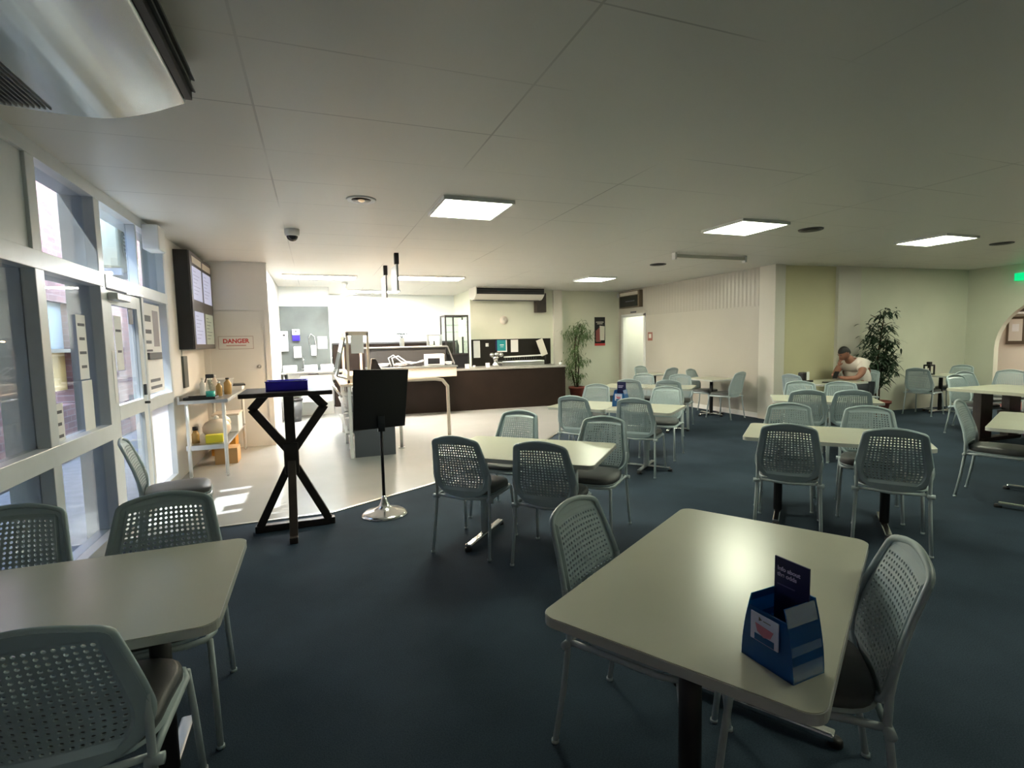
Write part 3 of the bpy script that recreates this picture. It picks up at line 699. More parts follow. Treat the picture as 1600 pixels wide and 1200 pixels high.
# ================================================================== CHAIR PLACEMENT
GC = 'perforated grey-green dining chairs'
C_ = [
 (.93, 1.84, -58, 'light chair at the left of the foreground table, back to the middle table'),
 (1.66, 1.00, 138, 'chair at the near right side of the foreground table beside the blue holder'),
 (-.67, 1.47, 89, 'dark chair in the near left corner with its back to the camera'),
 (-.65, 2.67, -87, 'chair behind the left table with light showing through its holes'),
 (-1.20, 2.72, -92, 'chair behind the left table at the left edge of the photo'),
 (-1.33, 4.44, 10, 'lone chair turned sideways against the glazed wall'),
 (.88, 3.46, 47, 'chair at the middle table next to the sign stand, back to the camera'),
 (1.29, 2.99, 47, 'chair at the middle table standing behind the light foreground chair'),
 (1.74, 4.44, 222, 'chair on the far side of the middle table facing us, towards the servery'),
 (2.22, 3.75, 222, 'chair on the far side of the middle table facing us, right one'),
 (2.83, 5.40, 40, 'chair with its back to us at the left half of the first joined pair'),
 (3.75, 6.53, 220, 'chair facing us behind the left half of the first joined pair'),
 (3.27, 4.84, 40, 'chair with its back to us at the right half of the first joined pair'),
 (4.32, 5.70, 220, 'chair facing us behind the right half of the first joined pair'),
 (4.60, 7.04, 43, 'chair with its back to us at the second joined pair, behind the small blue holder'),
 (4.98, 6.56, 43, 'chair with its back to us at the right of the second joined pair'),
 (5.55, 7.99, 223, 'chair facing us at the far left of the second joined pair'),
 (5.92, 7.45, 223, 'chair facing us at the far right of the second joined pair'),
 (7.03, 10.30, -80, 'farthest chair by the white partition doorway'),
 (7.10, 9.18, 100, 'chair before the farthest small partition table'),
 (7.08, 8.62, -70, 'chair at the left end of the small partition table'),
 (7.16, 7.33, 105, 'chair at the right end of the small partition table, seen from the side'),
 (3.17, 2.79, 40, 'left chair back facing us at the table behind the foreground table'),
 (3.60, 2.33, 36, 'right chair back facing us at the table behind the foreground table'),
 (4.16, 3.66, 218, 'left chair facing us beyond the table behind the foreground one'),
 (4.55, 3.18, 218, 'right chair facing us beyond the table behind the foreground one'),
 (5.34, 4.45, 46, 'left chair back facing us at the table before the seated person'),
 (5.74, 4.20, 46, 'right chair back facing us at the table before the seated person'),
 (6.28, 5.36, 226, 'left chair facing us just in front of the seated person'),
 (6.62, 5.02, 226, 'right chair facing us just in front of the seated person'),
 (7.30, 6.42, 0, 'empty chair opposite the seated person'),
 (9.17, 6.40, 180, 'chair on which the person in white sits'),
 (10.12, 6.22, 10, 'dark-looking chair left of the small corner table with the lantern'),
 (11.62, 6.32, 180, 'chair right of the small corner table with the lantern'),
 (8.95, 4.98, -95, 'chair at the left end of the long table near the arch'),
 (10.62, 5.10, 200, 'chair in front of the arch opening behind the long table'),
 (9.75, 5.30, -100, 'chair beside the arch pier behind the long table'),
 (5.60, 3.08, -72, 'chair at the right photo edge, side-on to the table there'),
]
for c in C_: chair(*c, GC)

# ================================================================== LEAFLET HOLDERS
def holder(x, y, z, ang, label, sc=1.0, full=True):
    t = thing('leaflet_holder', label, 'leaflet holder', (x, y, z), R(ang)); t.scale = (sc, sc, sc)
    # local: front face at -y; x across
    g = G()
    w0, w1, dp, h = .072, .040, .055, .175
    def prof(w0, w1, h, n=8):
        l = [(-w0, 0)]; l += [(-(w0+(w1-w0)*(k/n)**1.8), h*k/n) for k in range(1, n+1)]
        r = [(-p[0], p[1]) for p in reversed(l)]
        return l+r
    g.prism(prof(w0, w1+.006, h*.98), -.055, -.051, 0, XZ)     # back wall (y = .051..055)
    fr = [(-w0, 0), (-.070, .05), (-.062, .10), (-.045, .125), (-.020, .118), (-.012, .06), (0, .045), (.012, .06), (.020, .118), (.045, .125), (.062, .10), (.070, .05), (w0, 0), (.02, 0), (.014, .012), (-.014, .012), (-.02, 0)]
    g.prism([(p[0], p[1]) for p in prof(w0, w1+.012, .135)], .047, .051, 0, XZ)     # front wall
    for s in (-1, 1):
        pts = prof(w0, w1+.006, h*.95)
        half = [p for p in pts if p[0]*s > 0]; half.sort(key=lambda p: p[1])
        for a, b in zip(half, half[1:]):
            g.quad((a[0], -.051, a[1]), (a[0], .055, a[1]), (b[0], .055, b[1]), (b[0], -.051, b[1]))
            g.quad((a[0]-s*.003, -.051, a[1]), (b[0]-s*.003, -.051, b[1]), (b[0]-s*.003, .055, b[1]), (a[0]-s*.003, .055, a[1]))
    g.box((-w0, -.051, 0), (w0, .055, .004))
    g.box((-.004, -.047, .004), (.004, -.02, .09))
    bmesh.ops.recalc_face_normals(g.b, faces=g.b.faces)
    obj('body', g, 'bluetrans', t, 'translucent blue plastic body')
    cd_ = obj('leaflet', G().box((-.046, .030, .02), (.046, .034, .245)), 'navy', t, 'navy leaflet with pale lettering')
    if full:
        text('lettering', 'Info about\nthe odds', .0148, 'lilac_ink', cd_, (-.038, .0297, .213), (PI/2, 0, 0), .0003, weight=.0004)
        obj('small_print', G().box((-.038, .0295, .176), (.010, .030, .179)), mat('dim_ink', (.15, .13, .3), .6), cd_)
    else: obj('lettering', G().box((-.035, .0295, .20), (.02, .03, .207)).box((-.035, .0295, .185), (.01, .03, .192)), 'lilac_ink', cd_)
    c2 = obj('business_card', G().box((-.040, -.058, .060), (.036, -.0545, .128), .001), mat('card_white', (.62, .68, .90), .5), t, 'white card in the front pocket')
    obj('card_picture', G().prism([(-.026, .104), (-.020, .085), (-.002, .076), (.016, .082), (.024, .100)], .0582, .059, 0, XZ), 'pink', c2)
    obj('card_window', G().box((-.028, -.0588, .062), (.026, -.0582, .078)), 'bluetrans', c2)
    obj('card_emblem', G().prism([(-.016, .112), (-.008, .116), (-.016, .122)], .0582, .059, 0, XZ).box((-.004, -.059, .115), (.016, -.0582, .1165)), 'ink', c2)
    return t
holder(1.02, .905, TZ, -86, 'blue translucent leaflet holder on the foreground table')
holder(3.34, 5.28, TZ, -52, 'small far blue leaflet holder on the joined square tables', 1.15, False)

# ================================================================== BLUE TRAY STAND, SIGN STAND
t = thing('bar_table', 'tall dark timber stand with crossed legs carrying the blue tray', 'bar table', (-.22, 4.55, 0))
obj('tabletop', G().box((-.33, -.27, 1.115), (.33, .27, 1.15), .006), 'wood_dark', t)
for s in (-1, 1):
    g = G().bar((s*.27, 0, 1.01), (s*.02, 0, .66), .065, .055, .004, (0, 1, 0)).bar((s*.17, 0, 1.115), (s*.275, 0, .995), .065, .055, .004, (0, 1, 0))
    g.bar((s*.03, 0, .52), (s*.26, .02, .05), .06, .05, .004, (0, 1, 0)); obj('leg', g, 'wood_dark', t)
obj('leg', G().bar((0, .0, 1.12), (0, 0, .60), .075, .055, .004, (0, 1, 0)).bar((0, .0, .62), (.0, -.30, .03), .06, .05, .004, (0, 1, 0)), 'wood_dark', t)
obj('joint', G().box((-.055, -.05, .47), (.055, .04, .72), .006), 'wood_dark', t)
obj('base', G().box((-.30, .0, .0), (.31, .07, .055), .006).box((-.03, -.36, 0), (.03, -.29, .05), .006), 'wood_dark', t)
t = thing('blue_tray', 'bright blue shallow plastic tray on top of the tall timber stand', 'tray', (-.22, 4.50, 1.15))
g = G().box((-.15, -.10, 0), (.15, .10, .008)).box((-.15, -.10, 0), (.15, -.092, .075), .002).box((-.15, .092, 0), (.15, .10, .075), .002).box((-.15, -.10, 0), (-.142, .10, .075), .002).box((.142, -.10, 0), (.15, .10, .075), .002)
obj('box', g, 'blue_tray', t)
obj('lid_rim', G().box((-.155, -.105, .070), (.155, -.09, .078), .002).box((-.155, .09, .070), (.155, .105, .078), .002), mat('blue_rim', (.05, .05, .5), .3), t)

t = thing('sign_stand', 'black sign board seen from behind on a pole with a round chrome foot', 'sign', (.505, 4.62, 0), R(2))
obj('base', G().lathe([(.20, 0), (.20, .008), (.17, .028), (.10, .045), (.05, .075), (.028, .12), (.018, .17)], n=36), 'chrome', t, 'polished trumpet-shaped foot')
obj('pole', G().cyl((0, 0, .16), (0, 0, .80), .014), 'black_gloss', t)
m_ = Matrix.Rotation(R(-3), 4, 'X')
b_ = obj('board', G().prism([(-.235, .76), (.205, .775), (.255, 1.27), (-.215, 1.285)], -.012, .012, .003, XZ), 'black', t, 'black board seen from behind')
obj('clamp', G().box((-.03, -.03, .74), (.03, -.010, .88), .004), 'black_gloss', t)

# ================================================================== STEEL BENCH AND WHAT IS ON IT
t = thing('steel_bench', 'stainless steel work bench against the left wall under the screens', 'bench', (-1.47, 6.75, 0))
obj('bench_top', G().box((.02, 0, .865), (.50, 1.72, .905), .004), 'steel', t)
obj('splashback', G().box((.0, 0, .865), (.02, 1.72, .96)), 'steel', t)
obj('shelf', G().box((.05, .03, .36), (.47, 1.70, .385), .003).box((.05, 0.02, .33), (.47, .05, .385)), 'steel', t)
for x, y in ((.08, .03), (.45, .03), (.08, 1.68), (.45, 1.68)): obj('leg', G().cyl((x, y, .03), (x, y, .87), .02).cyl((x, y, 0), (x, y, .05), .013), 'plastic_white', t)
t = thing('spray_bottle', 'spray bottle with teal liquid and black trigger on the bench', 'bottle', (-1.16, 6.88, .905))
obj('bottle', G().lathe([(.05, 0), (.052, .09), (.05, .12), (.04, .16), (.018, .21), (.016, .24)], n=18), glassmat('bottle_clear', (.9, .95, .95), .6), t)
obj('liquid', G().lathe([(.046, .004), (.048, .09)], n=18), 'teal_liquid', t)
obj('trigger', G().box((-.04, -.015, .24), (.045, .015, .285), .006).bar((-.03, 0, .25), (-.05, 0, .19), .014, .012), 'black', t)
o = obj('black_tray', G().box((-.16, -.12, 0), (.16, .12, .006)).box((-.16, -.12, 0), (-.15, .12, .03)).box((.15, -.12, 0), (.16, .12, .03)).box((-.16, -.12, 0), (.16, -.11, .03)).box((-.16, .11, 0), (.16, .12, .03)), 'black')
tag(o, 'low black tray on the near end of the bench under the spray bottle', 'tray', loc=(-1.26, 6.90, .9055)); 
for k, (x, y, h, r, mm, lb) in enumerate(((-1.30, 7.25, .22, .035, 'plastic_white', 'white bottle behind the spray bottle on the bench'), (-1.12, 7.2, .17, .035, 'amber', 'amber jar beside the white bottle on the bench'), (-1.2, 7.42, .24, .04, 'peach', 'tall peach-lit bottle in the middle of the bench'), (-1.06, 7.45, .2, .045, 'amber', 'amber bottle with black cap towards the bench front'))):
    t = thing('bottle', lb, 'bottle', (x, y, .905)); obj('body', G().lathe([(r, 0), (r, h*.7), (r*.45, h*.85), (r*.4, h*.95)], n=16), mm, t)
    obj('cap', G().lathe([(r*.5, h*.93), (r*.5, h*1.03)], n=12), 'black' if k == 3 else 'plastic_white', t)
for k, (x, y, lb) in enumerate(((-1.22, 6.7+.95, 'clear drinking glass on the bench, behind the jars'), (-1.08, 7.68, 'clear drinking glass on the bench, nearest the front edge'))):
    o = obj('drinking_glass', G().lathe([(.03, 0), (.036, .12), (.034, .12), (.028, .005)], n=16), 'glass_case'); tag(o, lb, 'glass', loc=(x, y, .905))
o = obj('white_container', G().lathe([(.13, 0), (.16, .17), (.165, .17), (.155, .16), (.12, .01)], n=24), 'plastic_white'); tag(o, 'wide white bowl-shaped container at the back of the bench', 'container', loc=(-1.22, 8.0, .905))
t = thing('paper_stack', 'stack of white papers and a dark folder at the far bench end', 'papers', (-1.10, 8.25, .905))
obj('papers', G().box((-.16, -.14, 0), (.12, .12, .05)), 'paper', t); obj('folder', G().box((-.14, -.12, .05), (.14, .12, .075), .004, rz=.2), 'dark_grey', t)
o = obj('yellow_box', G().box((-.09, -.06, 0), (.09, .06, .09), .004), 'yellow'); tag(o, 'bright yellow box on the bench shelf', 'box', loc=(-1.16, 6.95, .385), rz=.1)
t = thing('plastic_bag', 'pale bulging bag on the bench shelf behind the yellow box', 'bag', (-1.18, 7.25, .385)); obj('bag', G().ell((0, 0, .12), (.16, .14, .12), 14).ell((.05, .08, .18), (.1, .09, .09), 12), 'peach', t); obj('knot', G().ell((.0, 0, .25), (.03, .03, .03), 8), 'plastic_white', t)
t = thing('sauce_bottle', 'small dark-capped bottle on the bench shelf beside the wall', 'bottle', (-1.36, 6.98, .385)); obj('body', G().lathe([(.04, 0), (.04, .1), (.02, .15)], n=14), 'amber', t); obj('cap', G().lathe([(.03, .15), (.028, .19)], n=12), 'black', t)
t = thing('storage_tub', 'white lidded tub on the bench shelf towards the far end', 'tub', (-1.14, 7.85, .385)); obj('tub', G().box((-.15, -.2, 0), (.15, .2, .22), .01), 'plastic_white', t); obj('lid', G().box((-.16, -.21, .22), (.16, .21, .245), .006), 'peach', t)
for x, y, w, d, h, mm, lb in ((-1.25, 8.25, .30, .30, .30, 'orange', 'orange-lit carton on the floor under the far end of the bench'), (-1.13, 7.62, .26, .30, .20, 'cardboard', 'cardboard carton on the floor under the middle of the bench')):
    t = thing('carton', lb, 'box', (x, y, .004)); obj('box', G().box((-w/2, -d/2, 0), (w/2, d/2, h), .003), mm, t); obj('lid_flap', G().box((-w/2, -d/2-.002, h), (0, d/2, h+.004)), mm, t)

# ================================================================== KITCHEN
t = thing('splash_panel', 'grey stainless splashback panel behind the kitchen sink', 'splashback', (0, 11.935, 0))
obj('panel', G().box((-.66, 0, .98), (.31, .012, 2.32)), 'steel_dull', t)
obj('trim_strip', G().box((.305, -.005, .98), (.33, .012, 2.32)), 'white', t)
t = thing('sink_bench', 'steel sink bench below the grey splash panel', 'sink', (-.66, 11.25, 0))
obj('bench_top', G().box((0, 0, .93), (1.25, .68, .97), .004), 'steel', t)
obj('sink_bowl', G().box((.12, .1, .78), (.50, .55, .935), .01).box((.70, .1, .78), (1.10, .55, .935), .01), 'steel', t)
obj('cupboard', G().box((.35, .05, .35), (.95, .6, .90), .004), 'plastic_white', t)
for x, y in ((.05, .05), (1.2, .05), (.05, .6), (1.2, .6)): obj('leg', G().cyl((x, y, 0), (x, y, .93), .02), 'steel', t)
for x, lb in ((.42, 'left'), (.98, 'right')):
    obj('tap', G().tube([(x, .62, .97), (x, .62, 1.2), (x, .56, 1.25), (x, .45, 1.22), (x, .42, 1.18)], .013, 8).cyl((x-.05, .62, 1.0), (x+.05, .62, 1.0), .016), 'chrome', t)
def wallbox(name, x0, x1, z0, z1, mm, lb, cat, m2=None, zs=None, d=.1):
    t = thing(name, lb, cat, ((x0+x1)/2, 11.935, z0)); w = (x1-x0)/2; h = z1-z0
    if m2: obj('body', G().box((-w, -d, 0), (w, 0, h*zs), .008), m2, t); obj('cover', G().box((-w*1.05, -d*1.05, h*zs), (w*1.05, 0, h), .01), mm, t); obj('window', G().box((-.02, -d*1.06, h*.75), (.02, -d*1.05, h*.85)), 'black', t)
    else: obj('body', G().box((-w, -d, 0), (w, 0, h), .012), mm, t); obj('cover', G().box((-w*.9, -d-.006, h*.45), (w*.9, -d, h*.95), .002), mm, t)
wallbox('paper_towel_dispenser', -.66, -.52, 1.38, 1.80, 'plastic_white', 'tall pale dispenser at the left edge of the splash panel', 'dispenser', 'plastic_white', .8)
wallbox('hand_towel_dispenser', -.43, -.29, 1.60, 1.84, 'plastic_white', 'blue and white dispenser in the middle of the splash panel', 'dispenser', 'blue_tray', .5)
wallbox('soap_dispenser', -.42, -.27, 1.24, 1.48, 'plastic_white', 'white dispenser under the blue and white one', 'dispenser')
wallbox('cup_dispenser', -.08, .02, 1.28, 1.50, 'plastic_white', 'narrow white dispenser to the right on the splash panel', 'dispenser')
o = obj('kitchen_notice', G().box((.06, 11.925, 1.42), (.25, 11.935, 1.68)), 'paper'); tag(o, 'white sheet pinned at the right edge of the splash panel', 'notice')
o = obj('wall_hose', G().tube([(-.1, 11.9, 1.5), (-.12, 11.9, 1.65), (-.07, 11.9, 1.74), (0, 11.9, 1.68), (.03, 11.9, 1.45), (.02, 11.88, 1.25)], .008, 6), 'steel'); tag(o, 'thin looped hose on the splash panel above the right tap', 'hose')
for x, lb in ((-.50, 'white dish rack crate on the sink bench, left'), (-.10, 'white dish rack crate on the sink bench, middle'), (.22, 'white dish rack crate on the sink bench, right')):
    o = obj('dish_crate', G().box((-.13, -.12, 0), (.13, .12, .12), .01), 'plastic_white'); tag(o, lb, 'crate', loc=(x, 11.70, .97))
t = thing('waste_bin', 'dark bin under the left side of the sink bench', 'bin', (-.45, 11.1, .004)); obj('bin', G().lathe([(.13, 0), (.17, .42)], n=18), 'dark_grey', t); obj('rim', G().lathe([(.18, .42), (.18, .45)], n=18), 'black', t)
t = thing('kitchen_shelf', 'dark low back shelf along the rear kitchen wall', 'shelf', (.40, 13.2, 0))
obj('carcass', G().box((0, 0, 0), (3.0, .38, 1.50), .004), 'counter_brown', t); obj('top', G().box((-.01, -.02, 1.50), (3.02, .38, 1.54)), 'dark_grey', t)

# servery counter
cf = lambda x: 11.0-(x-2.71)*.075
t = thing('servery_counter', 'long dark brown servery counter with grey worktop', 'counter', (0, 0, 0))
x0, x1 = .95, 5.36
obj('front_panel', G().prism([(x0, cf(x0)), (x1, cf(x1)), (x1, 11.85), (x0, 11.85)], .004, .88), 'counter_brown', t)
obj('worktop', G().prism([(x0-.02, cf(x0)-.02), (x1+.02, cf(x1)-.02), (x1+.02, 11.88), (x0-.02, 11.88)], .88, .92, .004), 'counter_top', t)
o = obj('wall_tiles', G().box((3.45, 11.885, .92), (5.50, 11.90, 1.55)), 'tile_dark'); tag(o, 'dark splashback strip along the cream wall above the servery worktop', 'splashback')
# raised cream food well
t = thing('food_well', 'cream fronted hot food well standing on the servery counter', 'food warmer', (0, 0, .0))
obj('body', G().box((.95, 10.42, .80), (2.70, 10.98, 1.0), .015), 'peach', t)
obj('rim', G().box((.93, 10.40, 1.0), (2.72, 10.98, 1.03), .008), 'steel', t)
g = G()
for k in range(3): g.box((1.05+k*.54, 10.48, 1.025), (1.52+k*.54, 10.92, 1.034), .003)
obj('pans', g, 'black_gloss', t)
obj('gantry_panel', G().box((.95, 11.02, .92), (2.62, 11.06, 1.40)), mat('grey_gantry', (.040, .038, .036), .5, spec=.2), t)
obj('gantry_shelf', G().box((.93, 10.98, 1.40), (2.66, 11.30, 1.43), .004), 'steel', t)
obj('gantry_end', G().bar((2.66, 11.0, 1.41), (2.70, 10.6, 1.05), .02, .03), 'steel', t)
# microwave, cables, papers, vase
t = thing('microwave', 'small white countertop oven with dark window on the servery', 'microwave', (2.30, 10.70, 1.034))
obj('casing', G().box((-.19, -.12, 0), (.19, .12, .23), .01), 'plastic_white', t); obj('door', G().box((-.16, -.125, .03), (.09, -.12, .15), .002), 'black_gloss', t, 'dark window'); obj('knob', G().lathe([(.012, 0), (.012, .01)], (.14, -.13, .17), 12, 'Y'), 'black', t)
o = obj('power_cable', G().tube([(1.45, 10.95, 1.04), (1.40, 10.95, 1.2), (1.5, 10.95, 1.26), (1.65, 10.9, 1.12), (1.85, 10.88, 1.07), (2.1, 10.85, 1.12)], .012, 6).tube([(1.50, 10.9, 1.04), (1.47, 10.95, 1.2), (1.6, 10.95, 1.24), (1.75, 10.9, 1.12), (1.95, 10.88, 1.09), (2.1, 10.85, 1.14)], .012, 6), 'plastic_white'); tag(o, 'looping white cables beside the small white oven', 'cable')
for x, w, mm, lb in ((1.25, .2, 'paper', 'heap of crumpled white papers on the food well, left'), (1.60, .22, 'peach', 'heap of folded newspapers on the food well, beside the cables'), (2.58, .1, 'paper', 'small white papers right of the white oven')):
    g = G()
    for k in range(5): g.box((-w/2+random.uniform(-.03, .03), -.1, k*.012), (w/2+random.uniform(-.03, .03), .1, k*.012+.01), rz=random.uniform(-.4, .4), ry=random.uniform(-.05, .05))
    o = obj('newspapers', g, mm); tag(o, lb, 'papers', loc=(x, 10.66, 1.046))
t = thing('flower_vase', 'grey vase with small blue-grey flowers on the gantry shelf', 'vase', (1.72, 11.14, 1.43))
obj('vase', G().lathe([(.045, 0), (.055, .10), (.05, .17), (.055, .18)], n=18), mat('vase_grey', (.16, .17, .16), .5, spec=.2), t)
g = G()
for k in range(16):
    a = k*2.4; r_ = .03+.05*random.random(); g.tube([(0, 0, .16), (r_*math.cos(a)*.6, r_*math.sin(a)*.6, .22), (r_*math.cos(a)*1.4, r_*math.sin(a)*1.4, .23+.05*random.random())], .003, 4); g.ell((r_*math.cos(a)*1.4, r_*math.sin(a)*1.4, .25+.03*random.random()), (.018, .018, .012), 6)
obj('flowers', g, mat('flower', (.09, .12, .13), .6, spec=.2), t)
# glass display cabinet
t = thing('display_cabinet', 'tall black-framed glass display cabinet on the servery counter', 'cabinet', (2.68, 11.20, .92))
g = G(); w, d, h = .50, .45, 1.16
for x in (0, w): 
    for y in (0, d): g.box((x-.015, y-.015, 0), (x+.015, y+.015, h))
for z in (0, .30, h-.02): g.box((-.015, -.015, z), (w+.015, .012, z+.03)).box((-.015, d-.012, z), (w+.015, d+.015, z+.03)).box((-.015, 0, z), (.012, d, z+.03)).box((w-.012, 0, z), (w+.015, d, z+.03))
g.box((.155, -.02, .3), (.185, .012, h))
obj('frame', g, 'black', t)
obj('base', G().box((0, 0, 0), (w, d, .30)), 'black_gloss', t)
obj('glass_panes', G().box((0, -.004, .3), (w, 0, h)).box((0, d, .3), (w, d+.004, h)).box((-.004, 0, .3), (0, d, h)).box((w, 0, .3), (w+.004, d, h)), 'glass_case', t)
for z in (.58, .80, .95): obj('shelf', G().box((.01, .01, z), (w-.01, d-.01, z+.008)), 'glass_case', t)
o = obj('cabinet_notice', G().box((2.97, 11.19, 1.62), (3.12, 11.194, 1.98)), 'paper'); tag(o, 'patterned white sheet stuck on the glass display cabinet', 'notice')
o = obj('bottle', G().lathe([(.045, 0), (.045, .2), (.018, .27), (.018, .32)], (0, 0, 0), 14), 'steel_dull'); tag(o, 'grey-green bottle inside the glass display cabinet', 'bottle', loc=(2.98, 11.42, 1.228))
t = thing('small_glass_case', 'small steel and glass case left of the display cabinet', 'case', (2.42, 11.20, 1.43)) 
obj('frame', G().box((-.15, -.08, 0), (.15, .08, .02)).box((-.15, -.08, .22), (.15, .08, .24)).box((-.152, -.082, 0), (-.135, .082, .242)).box((.135, -.082, 0), (.152, .082, .242)), 'steel', t)
obj('glass', G().box((-.135, -.076, .02), (.135, -.07, .22)), 'glass_case', t); obj('contents', G().box((-.11, -.03, .02), (-.02, .05, .10), .01).box((.02, -.03, .02), (.11, .05, .12), .01), 'plastic_white', t)

def flat(name, x0, x1, z0, z1, mm, lb, cat, y=11.88, d=.004):
    o = obj(name, G().box((x0, y-d, z0), (x1, y, z1), 0), mm); tag(o, lb, cat); return o
flat('list_sheet', 3.50, 3.66, 1.12, 1.52, 'paper', 'white list taped right beside the glass display cabinet', 'notice')
t = thing('teal_poster', 'teal poster with white margin above the servery worktop', 'poster', (4.21, 11.88, 1.24)); obj('sheet', G().box((-.12, -.004, 0), (.13, 0, .29)), 'paper', t); obj('print', G().box((-.12, -.006, .03), (.10, -.004, .29)), 'teal', t); obj('band', G().box((-.16, -.005, .04), (-.12, 0, .28)), 'navy', t); obj('lettering', G().box((-.05, -.007, .16), (.05, -.006, .18)).box((-.04, -.007, .12), (.04, -.006, .13)), 'paper', t)
flat('notice_sheet', 4.44, 4.63, 1.23, 1.53, 'paper', 'white notice right of the teal poster', 'notice')
flat('power_socket', 3.80, 3.87, 1.38, 1.46, 'plastic_white', 'white power socket on the dark splashback', 'socket', d=.012)
t = thing('menu_board', 'tilted white menu board on a small stand at the right end of the servery', 'menu board', (5.20, 11.65, .92)); obj('board', G().bar((-.11, 0, .60), (.03, 0, .22), .17, .03, .004, (0, 1, 0)), 'header_strip', t); obj('stand', G().cyl((.05, 0, 0), (.05, 0, .24), .015).box((-.0, -.06, 0), (.12, .06, .01)), 'black', t)
t = thing('cutlery_station', 'long steel cutlery tray with dark rail on the servery worktop', 'cutlery tray', (4.35, 11.45, .92))
obj('tray', G().box((-.35, -.15, 0), (.72, .15, .12), .02), 'steel', t); obj('rail', G().bar((-.25, 0, .21), (.72, 0, .23), .03, .03, .004), 'plastic_white', t)
for k in range(14): obj('utensil', G().box((-.2+k*.06, .05, .08), (-.185+k*.06, .065, .17+.04*random.random())), 'dark_grey', t)
t = thing('coffee_machine', 'chrome juicer-like machine on the servery next to the cutlery tray', 'machine', (3.86, 11.35, .92))
obj('body', G().lathe([(.09, 0), (.08, .05), (.05, .08), (.06, .18), (.10, .22)], n=20), 'chrome', t); obj('cups', G().ell((-.08, 0, .27), (.06, .05, .05), 12).ell((.04, 0, .28), (.06, .05, .05), 12).ell((.15, .03, .27), (.06, .05, .05), 12), 'steel', t); obj('arm', G().tube([(.05, 0, .1), (.14, 0, .08), (.18, 0, .02)], .018, 8), 'chrome', t)
for x, y, z, w, h, lb in ((3.08, 10.98, .92, .09, .10, 'small white card box on the servery below the glass cabinet'), (3.62, 11.2, .92, .09, .10, 'small white card box left of the chrome machine')):
    o = obj('price_card', G().box((-w/2, -.02, 0), (w/2, .02, h), .004), 'plastic_white'); tag(o, lb, 'card', loc=(x, y, z))
for x, lb in ((3.26, 'small white cup on the servery worktop under the list'), (5.36, 'small white cup at the right end of the servery worktop')):
    o = obj('cup', G().lathe([(.022, 0), (.03, .06), (.027, .06), (.02, .006)], n=14), 'plastic_white'); tag(o, lb, 'cup', loc=(x, 11.05, .92))
o = obj('speaker', G().box((5.07, 11.70, 2.18), (5.32, 11.90, 2.64), .01), 'wood_dark'); tag(o, 'dark brown wall loudspeaker right of the ceiling air conditioner', 'speaker')
t = thing('wall_clock', 'pale round clock on the cream wall over the servery', 'clock', (4.28, 11.90, 2.0))
obj('rim', G().lathe([(.10, 0), (.10, -.02), (.088, -.024)], n=28, axis='Y'), 'peach', t); obj('dial', G().lathe([(.088, -.020), (.088, -.0245)], n=28, axis='Y'), 'header_strip', t); obj('hands', G().bar((0, -.026, 0), (0, -.026, .06), .006, .002).bar((0, -.026, 0), (.04, -.026, -.01), .006, .002), 'ink', t)

# under-ceiling air conditioners
ac = under_ac('large silver air conditioner hanging under the ceiling at the top left', (-.46, -.2, CZ), 0, 2.92, .92, .27)
ac2 = under_ac('white ceiling air conditioner with a dark outlet above the servery wall', (3.42, 11.30, CZ), -PI/2, 1.68, .58, .28, 'pilaster')

# ------------------------------------------------------------------ island with warm lit case
t = thing('tray_counter', 'narrow kitchen island with dark end panel and white tube legs', 'counter', (0, 0, .004))
obj('end_panel', G().box((.43, 7.10, 0), (.96, 7.13, .93)), mat('blue_grey_panel', (.075, .085, .10), .45), t)
obj('worktop', G().box((.28, 7.05, .95), (1.0, 9.4, .985), .005), 'peach', t)
obj('cabinet', G().box((.55, 7.13, .08), (.96, 9.35, .94), .004), 'plastic_white', t)
for y in (7.08, 8.2, 9.3): obj('leg', G().box((.37, y-.02, 0), (.41, y+.02, .95), .004), 'plastic_white', t)
obj('side_rail', G().tube([(.30, 7.3, .80), (.22, 7.5, .92), (.22, 9.2, .92)], .016, 8), 'chrome', t)
obj('shelf', G().box((.33, 7.2, .30), (.55, 9.3, .32)).box((.33, 7.2, .60), (.55, 9.3, .62)), 'steel', t)
for k, (y, z, lb) in enumerate(((7.45, .32, 'white tub on the lower island shelf, nearest us'), (7.95, .32, 'white tub on the lower island shelf, farther back'), (7.5, .62, 'white tub on the upper island shelf, nearest us'), (8.1, .62, 'white tub on the upper island shelf, farther back'))):
    o = obj('tub', G().lathe([(.07, 0), (.09, .16), (.095, .17)], n=16), 'plastic_white'); tag(o, lb, 'tub', loc=(.43, y, z+.006))
t = thing('warming_case', 'brightly lit glass-sided food warming case on the kitchen island', 'food warmer', (.38, 7.15, .989))
g = G().box((0, 0, .05), (.03, .03, .66)).box((.26, 0, .05), (.29, .03, .66)).box((0, 0, .62), (.29, .05, .68), .005).box((0, 1.2, 0), (.03, 1.23, .66)).box((.26, 1.2, 0), (.29, 1.23, .66)).box((0, 0, 0), (.29, .03, .05)).box((0, 0, 0), (.03, 1.23, .04)).box((.26, 0, 0), (.29, 1.23, .04))
obj('frame', g, 'peach', t)
obj('lamp_hood', G().box((.0, .05, .64), (.29, 1.2, .68), .005), 'steel', t)
obj('heat_lamp', G().box((.06, .15, .625), (.23, 1.1, .638)), 'lamp_warm', t, 'glowing warm tube')
obj('floor_tray', G().box((.02, .03, .02), (.27, 1.2, .10)), 'header_strip', t)
obj('side_glass', G().quad((-.01, .02, .62), (-.01, 1.2, .62), (-.14, 1.2, .10), (-.14, .02, .10)), 'glass_case', t)
obj('guard_frame', G().bar((-.01, .01, .60), (-.13, .01, .10), .02, .02).bar((-.13, .01, .10), (0, .01, .06), .02, .02), 'steel', t)
